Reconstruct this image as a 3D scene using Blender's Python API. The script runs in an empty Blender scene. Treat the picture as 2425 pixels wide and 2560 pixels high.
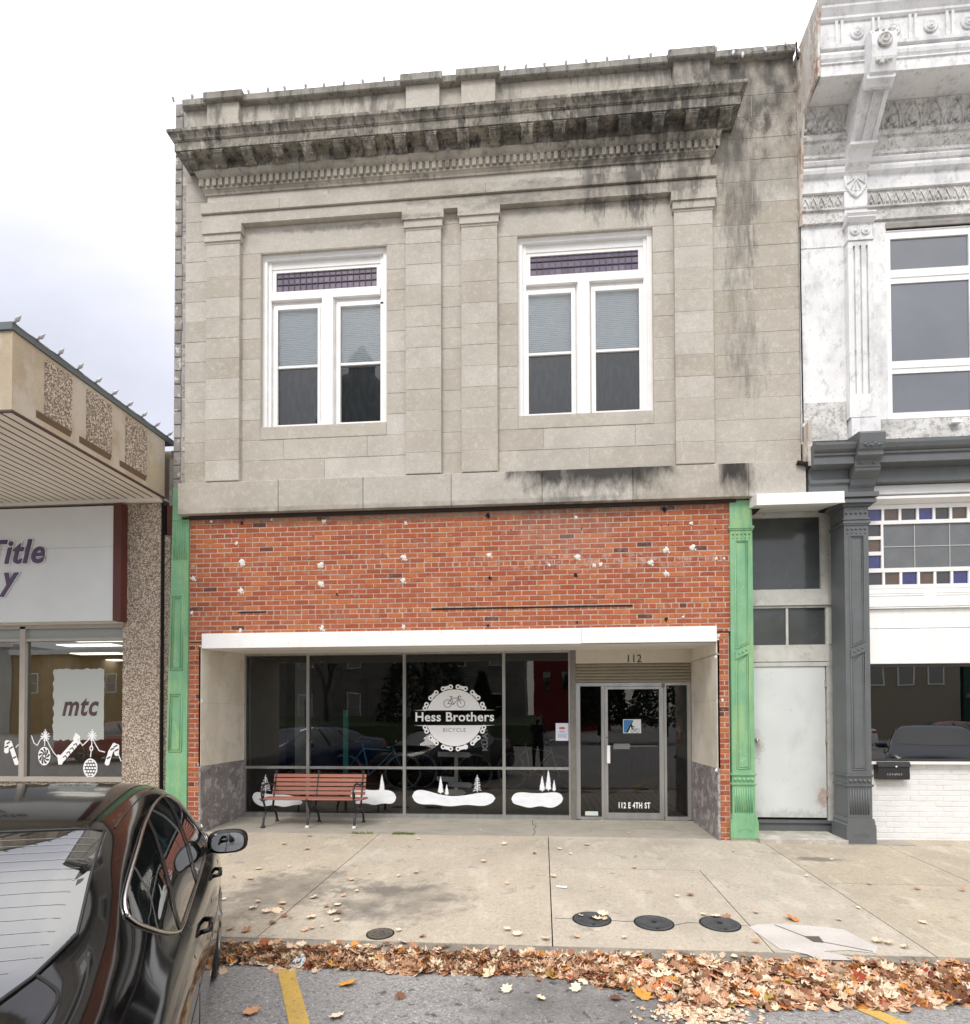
import bpy, math, random
from mathutils import Vector, Matrix
random.seed(7)
R = math.radians
scn = bpy.context.scene
# ------------------------------------------------------------------ camera
cam = bpy.data.cameras.new("camera"); camo = bpy.data.objects.new("camera", cam)
scn.collection.objects.link(camo)
yaw, pitch, roll = 7.80175403e-02, 1.70764491e-02, -3.22143313e-03
rt = Vector((math.cos(yaw), math.sin(yaw), 0))
fw = Vector((-math.sin(yaw)*math.cos(pitch), math.cos(yaw)*math.cos(pitch), math.sin(pitch)))
up = rt.cross(fw)
r2 = math.cos(roll)*rt + math.sin(roll)*up; u2 = -math.sin(roll)*rt + math.cos(roll)*up
camo.matrix_world = Matrix(((r2.x, u2.x, -fw.x, 0), (r2.y, u2.y, -fw.y, -7.85), (r2.z, u2.z, -fw.z, 1.6958), (0, 0, 0, 1)))
cam.sensor_fit = 'HORIZONTAL'; cam.sensor_width = 36; cam.lens = 36*1421.97/2425
cam.shift_x = -(1245.28-1212.5)/2425; cam.shift_y = (1760.84-1280)/2425
cam.clip_start = .05; cam.clip_end = 600
scn.camera = camo
# ------------------------------------------------------------------ sky and light
world = bpy.data.worlds.new("World"); scn.world = world; world.use_nodes = True
wn = world.node_tree.nodes; wl = world.node_tree.links; wn.clear()
wo = wn.new('ShaderNodeOutputWorld')
b1 = wn.new('ShaderNodeBackground'); b2 = wn.new('ShaderNodeBackground'); ad = wn.new('ShaderNodeAddShader')
sky = wn.new('ShaderNodeTexSky'); sky.sky_type = 'NISHITA'; sky.sun_disc = False
sky.sun_elevation = R(48); sky.sun_rotation = R(200); b1.inputs[1].default_value = .05
wl.new(sky.outputs[0], b1.inputs[0])
tc = wn.new('ShaderNodeTexCoord')
mp = wn.new('ShaderNodeMapping'); mp.inputs['Scale'].default_value = (1.2, 1.2, 2.2); wl.new(tc.outputs['Generated'], mp.inputs[0])
nz = wn.new('ShaderNodeTexNoise'); nz.inputs['Scale'].default_value = 1.5; nz.inputs['Detail'].default_value = 7; nz.inputs['Roughness'].default_value = .55
nz.inputs['Distortion'].default_value = .5
wl.new(mp.outputs[0], nz.inputs[0])
sp = wn.new('ShaderNodeSeparateXYZ'); wl.new(tc.outputs['Generated'], sp.inputs[0])
# cloud deck: thin and bright to the right, heavier to the left
gx = wn.new('ShaderNodeMapRange'); gx.interpolation_type = 'SMOOTHSTEP'
gx.inputs['From Min'].default_value = -.60; gx.inputs['From Max'].default_value = -.10
gx.inputs['To Min'].default_value = -.24; gx.inputs['To Max'].default_value = .32
wl.new(sp.outputs['X'], gx.inputs['Value'])
sm = wn.new('ShaderNodeMath'); sm.operation = 'ADD'; wl.new(nz.outputs[0], sm.inputs[0]); wl.new(gx.outputs[0], sm.inputs[1])
cr = wn.new('ShaderNodeValToRGB'); wl.new(sm.outputs[0], cr.inputs[0])
cr.color_ramp.elements[0].position = .22; cr.color_ramp.elements[0].color = (.60, .585, .61, 1)
cr.color_ramp.elements[1].position = .74; cr.color_ramp.elements[1].color = (.98, .95, .91, 1)
e = cr.color_ramp.elements.new(.45); e.color = (.74, .715, .76, 1)
zr = wn.new('ShaderNodeMapRange'); zr.inputs['From Min'].default_value = .45; zr.inputs['From Max'].default_value = 1
zr.inputs['To Min'].default_value = .80; zr.inputs['To Max'].default_value = 2.2; wl.new(sp.outputs['Z'], zr.inputs['Value'])
wl.new(cr.outputs[0], b2.inputs[0]); wl.new(zr.outputs[0], b2.inputs[1])
wl.new(b1.outputs[0], ad.inputs[0]); wl.new(b2.outputs[0], ad.inputs[1]); wl.new(ad.outputs[0], wo.inputs[0])
sun = bpy.data.lights.new("sun", 'SUN'); sun.energy = 1.35; sun.angle = R(18); sun.color = (1, .95, .87)
suno = bpy.data.objects.new("sun", sun); scn.collection.objects.link(suno)
suno.rotation_euler = Vector((.25, .62, -.78)).to_track_quat('-Z', 'Y').to_euler()
scn.view_settings.view_transform = 'Standard'; scn.view_settings.look = 'None'
scn.view_settings.exposure = 0.40; scn.view_settings.gamma = 1
# ------------------------------------------------------------------ mesh builder
class MB:
    def __init__(s): s.v = []; s.f = []; s.t = []; s.sm = []
    def face(s, idx, t=.5, sm=False): s.f.append(tuple(idx)); s.t.append(t); s.sm.append(sm)
    def poly(s, pts, t=.5):
        n = len(s.v); s.v += [tuple(p) for p in pts]; s.face(range(n, n+len(pts)), t)
    def box(s, x0, x1, y0, y1, z0, z1, t=.5):
        n = len(s.v)
        s.v += [(x, y, z) for z in (z0, z1) for y in (y0, y1) for x in (x0, x1)]
        for q in ((0, 2, 3, 1), (4, 5, 7, 6), (0, 1, 5, 4), (2, 6, 7, 3), (0, 4, 6, 2), (1, 3, 7, 5)):
            s.face([n+i for i in q], t)
        return s
    def block(s, x0, x1, z0, z1, y, d, b=.004, t=.5):   # chamfered block facing -y
        n = len(s.v)
        s.v += [(x0+b, y, z0+b), (x1-b, y, z0+b), (x1-b, y, z1-b), (x0+b, y, z1-b),
                (x0, y+b, z0), (x1, y+b, z0), (x1, y+b, z1), (x0, y+b, z1),
                (x0, y+d, z0), (x1, y+d, z0), (x1, y+d, z1), (x0, y+d, z1)]
        s.face([n, n+1, n+2, n+3], t)
        for i in range(4):
            j = (i+1) % 4
            s.face([n+4+i, n+4+j, n+j, n+i], t); s.face([n+8+i, n+8+j, n+4+j, n+4+i], t)
        return s
    def prism(s, pts2, a0, a1, axis='x', t=.5, sm=False):    # closed 2-D outline swept along an axis
        n = len(s.v); k = len(pts2)
        for a in (a0, a1):
            for p, q in pts2:
                s.v.append((a, p, q) if axis == 'x' else ((p, a, q) if axis == 'y' else (p, q, a)))
        s.face([n+i for i in range(k)][::-1], t); s.face([n+k+i for i in range(k)], t)
        for i in range(k):
            j = (i+1) % k; s.face([n+i, n+j, n+k+j, n+k+i], t, sm)
        return s
    def tube(s, pts, r, k=8, t=.5, cap=True):
        pts = [Vector(p) for p in pts]; n0 = len(s.v); m = len(pts)
        rr = r if isinstance(r, (list, tuple)) else [r]*m
        prev = None
        for i, p in enumerate(pts):
            d = (pts[min(i+1, m-1)]-pts[max(i-1, 0)])
            d = d.normalized() if d.length > 1e-9 else Vector((0, 0, 1))
            if prev is None:
                a = d.orthogonal().normalized()
            else:
                a = prev - d*prev.dot(d)
                a = a.normalized() if a.length > 1e-6 else d.orthogonal().normalized()
            prev = a; b = d.cross(a)
            for j in range(k):
                w = 2*math.pi*j/k; s.v.append(tuple(p+(a*math.cos(w)+b*math.sin(w))*rr[i]))
        for i in range(m-1):
            for j in range(k):
                q = (j+1) % k
                s.face([n0+i*k+j, n0+i*k+q, n0+(i+1)*k+q, n0+(i+1)*k+j], t, True)
        if cap:
            s.face([n0+j for j in range(k)][::-1], t); s.face([n0+(m-1)*k+j for j in range(k)], t)
        return s
    def lathe(s, c, prof, axis='z', k=20, t=.5):           # prof: (radius, height)
        n0 = len(s.v); c = Vector(c)
        for r, h in prof:
            for j in range(k):
                w = 2*math.pi*j/k; a, b = r*math.cos(w), r*math.sin(w)
                s.v.append(tuple(c+(Vector((a, b, h)) if axis == 'z' else (Vector((a, -h, b)) if axis == 'y' else Vector((h, a, b))))))
        for i in range(len(prof)-1):
            for j in range(k):
                q = (j+1) % k; s.face([n0+i*k+j, n0+i*k+q, n0+(i+1)*k+q, n0+(i+1)*k+j], t, True)
        s.face([n0+j for j in range(k)][::-1], t); m = (len(prof)-1)*k; s.face([n0+m+j for j in range(k)], t)
        return s
    def ball(s, c, r, k=10, sy=1, sz=1, t=.5):
        pr = [(r*math.sin(math.pi*i/6)+1e-4, -r*math.cos(math.pi*i/6)*sz) for i in range(7)]
        return s.lathe(c, pr, 'z', k, t)
    def sweep(s, prof, xl, xr, yf, yb, t=.5, ends='ret'):    # prof: (projection, z), mitred returns
        n = len(s.v)
        for p, z in prof:
            if ends == 'ret': s.v += [(xl-p, yb, z), (xl-p, yf-p, z), (xr+p, yf-p, z), (xr+p, yb, z)]
            else: s.v += [(xl, yb, z), (xl, yf-p, z), (xr, yf-p, z), (xr, yb, z)]
        for i in range(len(prof)-1):
            for j in range(3): s.face([n+i*4+j, n+i*4+j+1, n+i*4+5+j, n+i*4+4+j], t)
        m = len(prof)-1
        s.face([n, n+3, n+2, n+1], t); s.face([n+m*4, n+m*4+1, n+m*4+2, n+m*4+3], t)
        s.face([n+i*4 for i in range(m+1)], t); s.face([n+i*4+3 for i in range(m+1)][::-1], t)
        return s
    def build(s, name, mat, parent=None, smooth=None):
        me = bpy.data.meshes.new(name); off = ORG.get(parent.name, Vector()) if parent else Vector()
        me.from_pydata([tuple(Vector(p)-off) for p in s.v], [], s.f)
        at = me.attributes.new('tint', 'FLOAT', 'FACE'); at.data.foreach_set('value', s.t)
        me.polygons.foreach_set('use_smooth', s.sm if smooth is None else [smooth]*len(s.f))
        me.update(); me.materials.append(mat)
        o = bpy.data.objects.new(name, me); scn.collection.objects.link(o)
        if parent: o.parent = parent; ORG[o.name] = off
        return o
ORG = {}
def thing(name, label, cat, loc=(0, 0, 0), group=None):
    o = bpy.data.objects.new(name, None); scn.collection.objects.link(o); o.location = loc
    o.empty_display_size = .2; ORG[o.name] = Vector(loc); tag(o, label, cat, group); return o
def tag(o, label=None, cat=None, group=None, kind=None):
    for k, v in (('label', label), ('category', cat), ('group', group), ('kind', kind)):
        if v: o[k] = v
    return o
def copy_tree(o, parent=None):
    c = o.copy(); scn.collection.objects.link(c); c.parent = parent; ORG[c.name] = ORG.get(o.name, Vector())
    for ch in list(o.children): copy_tree(ch, c)
    return c
def B(name, mat, parent, *boxes):
    m = MB()
    for b in boxes: m.box(*b)
    return m.build(name, mat, parent)
# ------------------------------------------------------------------ materials
MATS = {}
def lin(h):
    h = h.lstrip('#'); c = [int(h[i:i+2], 16)/255 for i in (0, 2, 4)]
    return tuple(((x/12.92) if x <= .04045 else ((x+.055)/1.055)**2.4) for x in c)
def M(name, c1, c2=None, scale=6, rough=.7, bump=0, bscale=None, metal=0, spec=.5, tint=0, tramp=None, speck=0,
      stains=(), stretch=(1, 1, 1), coat=0, obj=False, mix=(.3, .7), brick=None, detail=6, rvar=0, fine=None):
    if name in MATS: return MATS[name]
    m = bpy.data.materials.new(name); m.use_nodes = True; nt = m.node_tree; N = nt.nodes; L = nt.links
    p = N['Principled BSDF']; p.inputs['Roughness'].default_value = rough; p.inputs['Metallic'].default_value = metal
    p.inputs['Specular IOR Level'].default_value = spec; p.inputs['Coat Weight'].default_value = coat
    p.inputs['Coat Roughness'].default_value = .03
    g = N.new('ShaderNodeTexCoord').outputs['Object'] if obj else N.new('ShaderNodeNewGeometry').outputs['Position']
    def noise(sc, det=6, st=(1, 1, 1), rg=.55, dist=0):
        mp = N.new('ShaderNodeMapping'); mp.inputs['Scale'].default_value = st; L.new(g, mp.inputs[0])
        n = N.new('ShaderNodeTexNoise'); n.inputs['Scale'].default_value = sc; n.inputs['Detail'].default_value = det
        n.inputs['Roughness'].default_value = rg; n.inputs['Distortion'].default_value = dist; L.new(mp.outputs[0], n.inputs[0]); return n.outputs[0]
    def mrange(v, a, b, c=0, d=1, smooth=False):
        r = N.new('ShaderNodeMapRange'); L.new(v, r.inputs['Value'])
        if smooth: r.interpolation_type = 'SMOOTHSTEP'
        for k, x in (('From Min', a), ('From Max', b), ('To Min', c), ('To Max', d)): r.inputs[k].default_value = x
        return r.outputs[0]
    def mixc(f, a, b, mode='MIX'):
        x = N.new('ShaderNodeMix'); x.data_type = 'RGBA'; x.blend_type = mode
        if isinstance(f, (int, float)): x.inputs[0].default_value = f
        else: L.new(f, x.inputs[0])
        for i, c in ((6, a), (7, b)):
            if isinstance(c, tuple): x.inputs[i].default_value = (*c[:3], 1)
            else: L.new(c, x.inputs[i])
        return x.outputs[2]
    def mul(a, b, op='MULTIPLY'):
        x = N.new('ShaderNodeMath'); x.operation = op; x.use_clamp = op == 'MULTIPLY'
        for i, c in ((0, a), (1, b)):
            if isinstance(c, (int, float)): x.inputs[i].default_value = c
            else: L.new(c, x.inputs[i])
        return x.outputs[0]
    c2 = c2 or c1
    if tramp:
        at = N.new('ShaderNodeAttribute'); at.attribute_name = 'tint'
        rp = N.new('ShaderNodeValToRGB'); L.new(at.outputs['Fac'], rp.inputs[0]); rp.color_ramp.interpolation = 'LINEAR'
        el = rp.color_ramp.elements
        el[0].position, el[0].color = tramp[0][0], (*tramp[0][1], 1); el[1].position, el[1].color = tramp[-1][0], (*tramp[-1][1], 1)
        for ps, c in tramp[1:-1]: q = el.new(ps); q.color = (*c, 1)
        col = rp.outputs[0]
        f = mrange(noise(scale, detail, stretch), mix[0], mix[1]); col = mixc(mul(f, .5), col, c2, 'MULTIPLY') if c2 != c1 else col
    else:
        f = mrange(noise(scale, detail, stretch), mix[0], mix[1])
        col = mixc(f, c1, c2)
    if tint:
        at = N.new('ShaderNodeAttribute'); at.attribute_name = 'tint'
        v = mrange(at.outputs['Fac'], 0, 1, 1-tint, 1+tint)
        hsv = N.new('ShaderNodeHueSaturation'); L.new(v, hsv.inputs['Value']); L.new(col, hsv.inputs['Color'])
        s_ = mrange(at.outputs['Fac'], 0, 1, 1.25, .75); L.new(s_, hsv.inputs['Saturation']); col = hsv.outputs[0]
    if fine:                                                    # fine-grained weathering: (scale, lo, hi, colour, amount, stretch)
        for sc_, lo, hi, cc, am, st in fine:
            col = mixc(mul(mrange(noise(sc_, 8, st, .65), lo, hi), am), col, cc)
    if speck:
        s2 = noise(90, 3, (1, 1, 1), .7); v = mrange(s2, .3, .7, 1-speck, 1+speck)
        hsv = N.new('ShaderNodeHueSaturation'); L.new(v, hsv.inputs['Value']); L.new(col, hsv.inputs['Color']); col = hsv.outputs[0]
    for st in stains:                                           # (centre, size, strength, colour, noise scale, stretch, lo, hi)
        cen, siz, stg, cc, nsc, nst, lo, hi = st[:8]
        a = N.new('ShaderNodeVectorMath'); a.operation = 'SUBTRACT'; L.new(g, a.inputs[0]); a.inputs[1].default_value = cen
        b = N.new('ShaderNodeVectorMath'); b.operation = 'DIVIDE'; L.new(a.outputs[0], b.inputs[0]); b.inputs[1].default_value = siz
        if len(st) > 8:
            ab = N.new('ShaderNodeVectorMath'); ab.operation = 'ABSOLUTE'; L.new(b.outputs[0], ab.inputs[0]); se = N.new('ShaderNodeSeparateXYZ'); L.new(ab.outputs[0], se.inputs[0])
            dv = mul(se.outputs[0], se.outputs[2], 'MAXIMUM')
        else:
            d = N.new('ShaderNodeVectorMath'); d.operation = 'LENGTH'; L.new(b.outputs[0], d.inputs[0]); dv = d.outputs['Value']
        nn_ = noise(nsc*2.2, 6, nst, .65)
        msk = mrange(mul(dv, mrange(nn_, .3, .7, *((-.16, .16) if len(st) > 8 else (-.38, .38))), 'ADD'), .55, 1.12, 1, 0, True)
        col = mixc(mul(mul(msk, mrange(noise(nsc, 7, nst, .6), lo, hi)), stg), col, cc)
    L.new(col, p.inputs['Base Color'])
    if rvar:
        L.new(mrange(noise(scale*2, 4), .3, .7, rough-rvar, rough+rvar), p.inputs['Roughness'])
    if bump:
        bp = N.new('ShaderNodeBump'); bp.inputs['Strength'].default_value = bump; bp.inputs['Distance'].default_value = .01
        L.new(noise(bscale or scale*8, 5, stretch, .65), bp.inputs['Height']); L.new(bp.outputs[0], p.inputs['Normal'])
    MATS[name] = m; return m
def glass(name, refl=1.6, tintc=(.8, .85, .84), wob=0, rough=0, floor=0):
    if name in MATS: return MATS[name]
    m = bpy.data.materials.new(name); m.use_nodes = True; nt = m.node_tree; N = nt.nodes; L = nt.links; N.clear()
    o = N.new('ShaderNodeOutputMaterial'); mx = N.new('ShaderNodeMixShader'); t = N.new('ShaderNodeBsdfTransparent'); g = N.new('ShaderNodeBsdfGlossy')
    t.inputs[0].default_value = (*tintc, 1); g.inputs['Roughness'].default_value = rough; g.inputs[0].default_value = (1, 1, 1, 1)
    fr = N.new('ShaderNodeFresnel'); fr.inputs[0].default_value = 1.5
    ml = N.new('ShaderNodeMath'); ml.operation = 'MULTIPLY_ADD'; ml.use_clamp = True; ml.inputs[1].default_value = refl; ml.inputs[2].default_value = floor; L.new(fr.outputs[0], ml.inputs[0])
    L.new(ml.outputs[0], mx.inputs[0]); L.new(t.outputs[0], mx.inputs[1]); L.new(g.outputs[0], mx.inputs[2]); L.new(mx.outputs[0], o.inputs[0])
    if wob:
        n = N.new('ShaderNodeTexNoise'); n.inputs['Scale'].default_value = 1.6; n.inputs['Detail'].default_value = 1
        gg = N.new('ShaderNodeNewGeometry'); L.new(gg.outputs['Position'], n.inputs[0])
        bp = N.new('ShaderNodeBump'); bp.inputs['Strength'].default_value = wob; bp.inputs['Distance'].default_value = .02
        L.new(n.outputs[0], bp.inputs['Height']); L.new(bp.outputs[0], g.inputs['Normal']); L.new(bp.outputs[0], fr.inputs['Normal'])
    MATS[name] = m; return m
def emis(name, c, s):
    m = bpy.data.materials.new(name); m.use_nodes = True; nt = m.node_tree; p = nt.nodes['Principled BSDF']
    p.inputs['Base Color'].default_value = (*c, 1); p.inputs['Emission Color'].default_value = (*c, 1); p.inputs['Emission Strength'].default_value = s
    return m
BLK = (.016, .014, .013); SOOT = (.045, .042, .038)
drip = (3.5, 3.5, .7)
# stains on the limestone: where rain runs off the cornice ends and the band
st_stone = [
    ((.75, 0, 9.0), (.22, 2, .55), .6, SOOT, 3, drip, .3, .55), ((1.35, 0, 9.05), (.30, 2, .65), .75, SOOT, 3, drip, .3, .5),
    ((1.95, 0, 9.1), (.30, 2, .6), .6, SOOT, 3, drip, .3, .55), ((.4, 0, 8.85), (2.0, 2, .22), .55, SOOT, 2.5, (1, 1, 2), .35, .65),
    ((2.68, 0, 8.7), (.28, 2, 1.5), .5, SOOT, 3, drip, .3, .62), ((2.65, 0, 7.4), (.26, 2, 1.5), .3, SOOT, 3, drip, .35, .7),
    ((2.8, 0, 6.5), (.3, 2, .55), .38, SOOT, 3, drip, .35, .65), ((2.9, 0, 10.3), (.95, 2, .95), .85, SOOT, 2.5, (1.6, 1.6, .8), .28, .6),
    ((2.9, 0, 9.2), (.8, 2, .7), .55, SOOT, 2.5, (1.6, 1.6, .8), .4, .7),
    ((-3.1, 0, 10.45), (1.3, 2, .42), .62, SOOT, 3, (2.2, 2.2, .7), .42, .6), ((-5.0, 0, 10.35), (.5, 2, .5), .6, SOOT, 3, (2.2, 2.2, .7), .35, .6),
    ((1.95, 0, 10.5), (.5, 2, .4), .6, SOOT, 3, drip, .35, .6), ((-.45, 0, 10.45), (.2, 2, .35), .5, SOOT, 3, drip, .3, .6), ((1.1, 0, 10.55), (.8, 2, .25), .45, SOOT, 4, drip, .4, .6),
    ((-2.4, 0, 8.66), (1.5, .4, .05), .5, SOOT, 6, (1, 1, 1), .3, .6)]
stone = M('limestone', (.52, .483, .425), (.42, .388, .335), 1.6, .88, .35, 60, tint=.15, speck=.09, stains=st_stone,
          fine=[(14, .5, .72, (.66, .62, .55), .5, (1, 1, 1)), (5, .54, .75, (.35, .31, .255), .45, (1, 1, 1.6)), (38, .50, .66, (.36, .32, .27), .42, (1, 1, 1)), (60, .60, .68, (.74, .70, .64), .5, (1, 1, 1)), (1.1, .5, .7, (.40, .37, .32), .45, (1, 1, .6))])
st_band = [
    ((.66, 0, 5.16), (.92, 2, .42), .92, BLK, 3, (1.6, 1.6, .6), .05, .45, 1), ((1.5, 0, 5.2), (.34, 2, .34), .85, BLK, 3, (1.8, 1.8, .7), .2, .5, 1), ((-.22, 0, 5.15), (.30, 2, .26), .85, BLK, 3, (2, 2, .7), .2, .5, 1),
    ((.7, 0, 4.80), (1.0, 2, .4), .5, SOOT, 5, (1.6, 1.6, .8), .38, .6, 1), ((2.56, 0, 5.2), (.20, 2, .52), .95, BLK, 3, (2.2, 2.2, .5), .05, .42, 1), ((2.62, 0, 4.8), (.30, 2, .3), .5, SOOT, 4, (2.2, 2.2, .7), .3, .6),
    ((-2, 0, 4.6), (3.4, 2, .05), .4, SOOT, 4, (1, 1, 1), .3, .65, 1)]
stone_b = M('limestone_band', (.50, .465, .41), (.40, .37, .32), 1.6, .88, .35, 60, tint=.12, speck=.09, stains=st_band,
            fine=[(14, .5, .72, (.62, .58, .52), .5, (1, 1, 1)), (5, .54, .75, (.35, .31, .255), .45, (1, 1, 1.6)), (38, .50, .66, (.34, .31, .26), .42, (1, 1, 1))])
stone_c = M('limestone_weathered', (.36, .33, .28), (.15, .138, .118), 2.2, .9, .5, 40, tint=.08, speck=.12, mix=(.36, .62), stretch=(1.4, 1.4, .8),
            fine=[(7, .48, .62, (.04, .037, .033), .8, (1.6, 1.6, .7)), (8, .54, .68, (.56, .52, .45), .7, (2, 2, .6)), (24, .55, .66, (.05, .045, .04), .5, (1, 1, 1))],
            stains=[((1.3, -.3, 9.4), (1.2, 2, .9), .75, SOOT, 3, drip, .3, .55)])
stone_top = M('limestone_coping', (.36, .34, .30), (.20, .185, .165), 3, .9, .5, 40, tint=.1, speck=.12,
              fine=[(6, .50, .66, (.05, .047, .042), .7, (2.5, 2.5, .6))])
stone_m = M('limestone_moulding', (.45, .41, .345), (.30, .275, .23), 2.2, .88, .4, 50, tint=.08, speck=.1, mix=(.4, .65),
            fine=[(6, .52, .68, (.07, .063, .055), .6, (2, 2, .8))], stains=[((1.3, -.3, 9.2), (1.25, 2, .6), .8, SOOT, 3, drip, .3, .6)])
mortar = M('mortar_pale', (.58, .47, .39), (.40, .31, .25), 12, .95, .5, 80,
           stains=[((-1.2, 0, 4.5), (4.5, 1, .12), .5, (.12, .10, .06), 8, (1, 1, 1), .3, .6)])
brickm = M('brick_red', (.6, .55, .5), (.62, .58, .55), 9, .88, .6, 70, speck=.1, mix=(.3, .75),
           tramp=[(0, (.10, .045, .038)), (.06, (.17, .05, .032)), (.2, (.33, .075, .032)), (.5, (.40, .095, .038)), (.8, (.45, .12, .045)), (1, (.52, .17, .055))],
           fine=[(5, .52, .70, (.46, .26, .20), .4, (1, 1, 1)), (30, .60, .68, (.66, .50, .42), .55, (1, 1, 1)), (9, .62, .70, (.68, .56, .48), .5, (1, 1, 1))],
           stains=[((.3, 0, 4.2), (.9, 1, .35), .38, (.42, .24, .20), 4, (1, 1, 1), .3, .6), ((-1.2, 0, 4.53), (4.3, 1, .10), .7, (.33, .27, .2), 9, (1, 1, 1), .35, .55),
                   ((.4, 0, 4.4), (1.3, 1, .2), .4, (.08, .05, .035), 5, (3, 3, .6), .4, .6), ((.9, 0, 3.8), (1.8, 1, .14), .45, (.62, .50, .45), 12, (1, 1, 1), .5, .62)])
white = M('white_paint', (.88, .875, .865), (.80, .79, .77), 5, .45, .08, 30, fine=[(16, .62, .75, (.42, .38, .33), .4, (1, 1, .5))])
whitep = M('white_panel', (.93, .92, .91), (.88, .875, .86), 3, .35, .03, 20, fine=[(4, .54, .7, (.66, .63, .57), .35, (2.5, 2.5, .4)), (18, .62, .7, (.5, .46, .4), .5, (1, 1, .4))])
alum = M('aluminium', (.50, .50, .49), (.38, .38, .37), 8, .38, .05, 60, metal=.75, stretch=(1, 1, .2))
alum_d = M('aluminium_dull', (.28, .26, .23), (.20, .185, .165), 8, .5, .05, 60, metal=.6)
green = M('green_paint', (.23, .46, .27), (.16, .37, .20), 3, .55, .25, 25, spec=.4,
          fine=[(4, .48, .64, (.36, .52, .22), .55, (2.5, 2.5, .45)), (18, .58, .70, (.42, .60, .40), .45, (1, 1, 1)), (7, .64, .72, (.30, .27, .12), .5, (2, 2, .5)), (45, .66, .70, (.10, .09, .06), .7, (1, 1, 1))])
grey = M('grey_paint', (.135, .145, .15), (.11, .118, .122), 4, .5, .2, 30, fine=[(12, .6, .75, (.19, .20, .20), .5, (1, 1, 1))])
greyd = M('grey_paint_dark', (.075, .082, .082), (.055, .06, .06), 4, .55, .15, 30)
peel = M('white_peeling', (.80, .80, .80), (.66, .66, .665), 1.6, .6, .35, 22, mix=(.45, .75), tint=.03,
         fine=[(3.2, .50, .64, (.46, .46, .48), .6, (1, 1, .6)), (11, .54, .68, (.36, .36, .37), .55, (1, 1, .6)), (30, .62, .68, (.25, .21, .17), .5, (1, 1, 1))])
peelh = M('white_peeling_heavy', (.72, .71, .69), (.45, .44, .42), 2.6, .65, .6, 24, mix=(.4, .68),
          fine=[(14, .50, .64, (.17, .165, .155), .6, (1, 1, 1)), (5, .60, .70, (.38, .30, .20), .45, (1, 1, 1)), (34, .58, .62, (.14, .13, .12), .6, (1, 1, 1))])
peelx = M('bare_wood_peeling', (.62, .58, .52), (.40, .33, .26), 3, .7, .6, 24, mix=(.4, .6), stretch=(1, 1, .4),
          fine=[(5, .52, .60, (.30, .12, .05), .7, (1, 1, .4)), (12, .5, .6, (.8, .78, .74), .7, (1, 1, .4))])
conc = M('sidewalk_concrete', (.49, .43, .345), (.41, .358, .285), 1.1, .9, .5, 45, speck=.16, tint=.05,
         fine=[(30, .52, .62, (.27, .23, .17), .45, (1, 1, 1)), (26, .58, .66, (.66, .60, .50), .55, (1, 1, 1)), (.9, .48, .66, (.30, .265, .22), .5, (1, 1, 1)), (2.6, .54, .66, (.60, .55, .46), .45, (1.6, .6, 1)), (4, .60, .68, (.20, .18, .155), .5, (1, 1, 1))],
         stains=[((-2.55, -2.25, 0), (.62, .75, 9), .75, (.13, .12, .105), 3, (1, 1, 1), .25, .6), ((-1.45, -2.5, 0), (.8, .6, 9), .8, (.125, .115, .10), 3, (1, 1, 1), .3, .6),
                 ((3.2, -.85, 0), (.35, .10, 9), .7, (.12, .11, .10), 3, (1, 1, 1), .2, .5), ((-3, .5, 0), (2, .35, 9), .3, (.16, .15, .13), 3, (1, 1, 1), .3, .6),
                 ((-2.0, -.9, 0), (1.2, .3, 9), .35, (.62, .59, .53), 4, (1, 1, 1), .4, .7)])
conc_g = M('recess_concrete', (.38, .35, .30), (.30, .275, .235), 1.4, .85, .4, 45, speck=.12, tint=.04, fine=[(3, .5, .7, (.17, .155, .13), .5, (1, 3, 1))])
kerbm = M('kerb_concrete', (.33, .30, .25), (.20, .18, .15), 3, .9, .6, 40, speck=.18, fine=[(4, .45, .65, (.08, .075, .06), .6, (1, 1, 1))])
asph = M('asphalt', (.335, .325, .32), (.27, .26, .255), .8, .9, 1.0, 60, speck=.3, fine=[(42, .50, .58, (.12, .115, .11), .6, (1, 1, 1)), (48, .58, .64, (.62, .60, .59), .7, (1, 1, 1))],
         stains=[((.35, -4.05, 0), (1.0, .65, 9), .72, (.11, .105, .10), 2.5, (1, 1, 1), .28, .6), ((.1, -4.3, 0), (1.6, .9, 9), .9, (.06, .058, .055), 9, (1, 1, 1), .60, .64)])
yel = M('yellow_road_paint', (.62, .40, .09), (.50, .33, .09), 5, .75, .4, 60, speck=.15, fine=[(22, .57, .64, (.22, .19, .15), .7, (1, 1, 1)), (40, .62, .68, (.12, .11, .10), .6, (1, 1, 1))])
marble = M('pale_stone_panel', (.84, .79, .69), (.74, .69, .59), 2, .4, .05, 20, fine=[(1.6, .5, .56, (.60, .52, .40), .4, (1, 1, .5)), (4, .55, .6, (.56, .50, .42), .3, (1, 1, 1))])
pinkm = M('grey_pink_marble', (.20, .175, .175), (.27, .24, .235), 4, .5, .15, 40, mix=(.35, .65), fine=[(7, .53, .56, (.52, .49, .47), .65, (1, 1, 1)), (3, .55, .7, (.12, .105, .11), .6, (1, 1, 1)), (22, .56, .6, (.45, .42, .41), .5, (1, 1, 1))])
dark = M('dark_interior', (.02, .02, .02), (.028, .027, .026), 3, .8)
blackm = M('black_gap', (.012, .011, .01), None, 3, .9)
pebble = None
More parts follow.
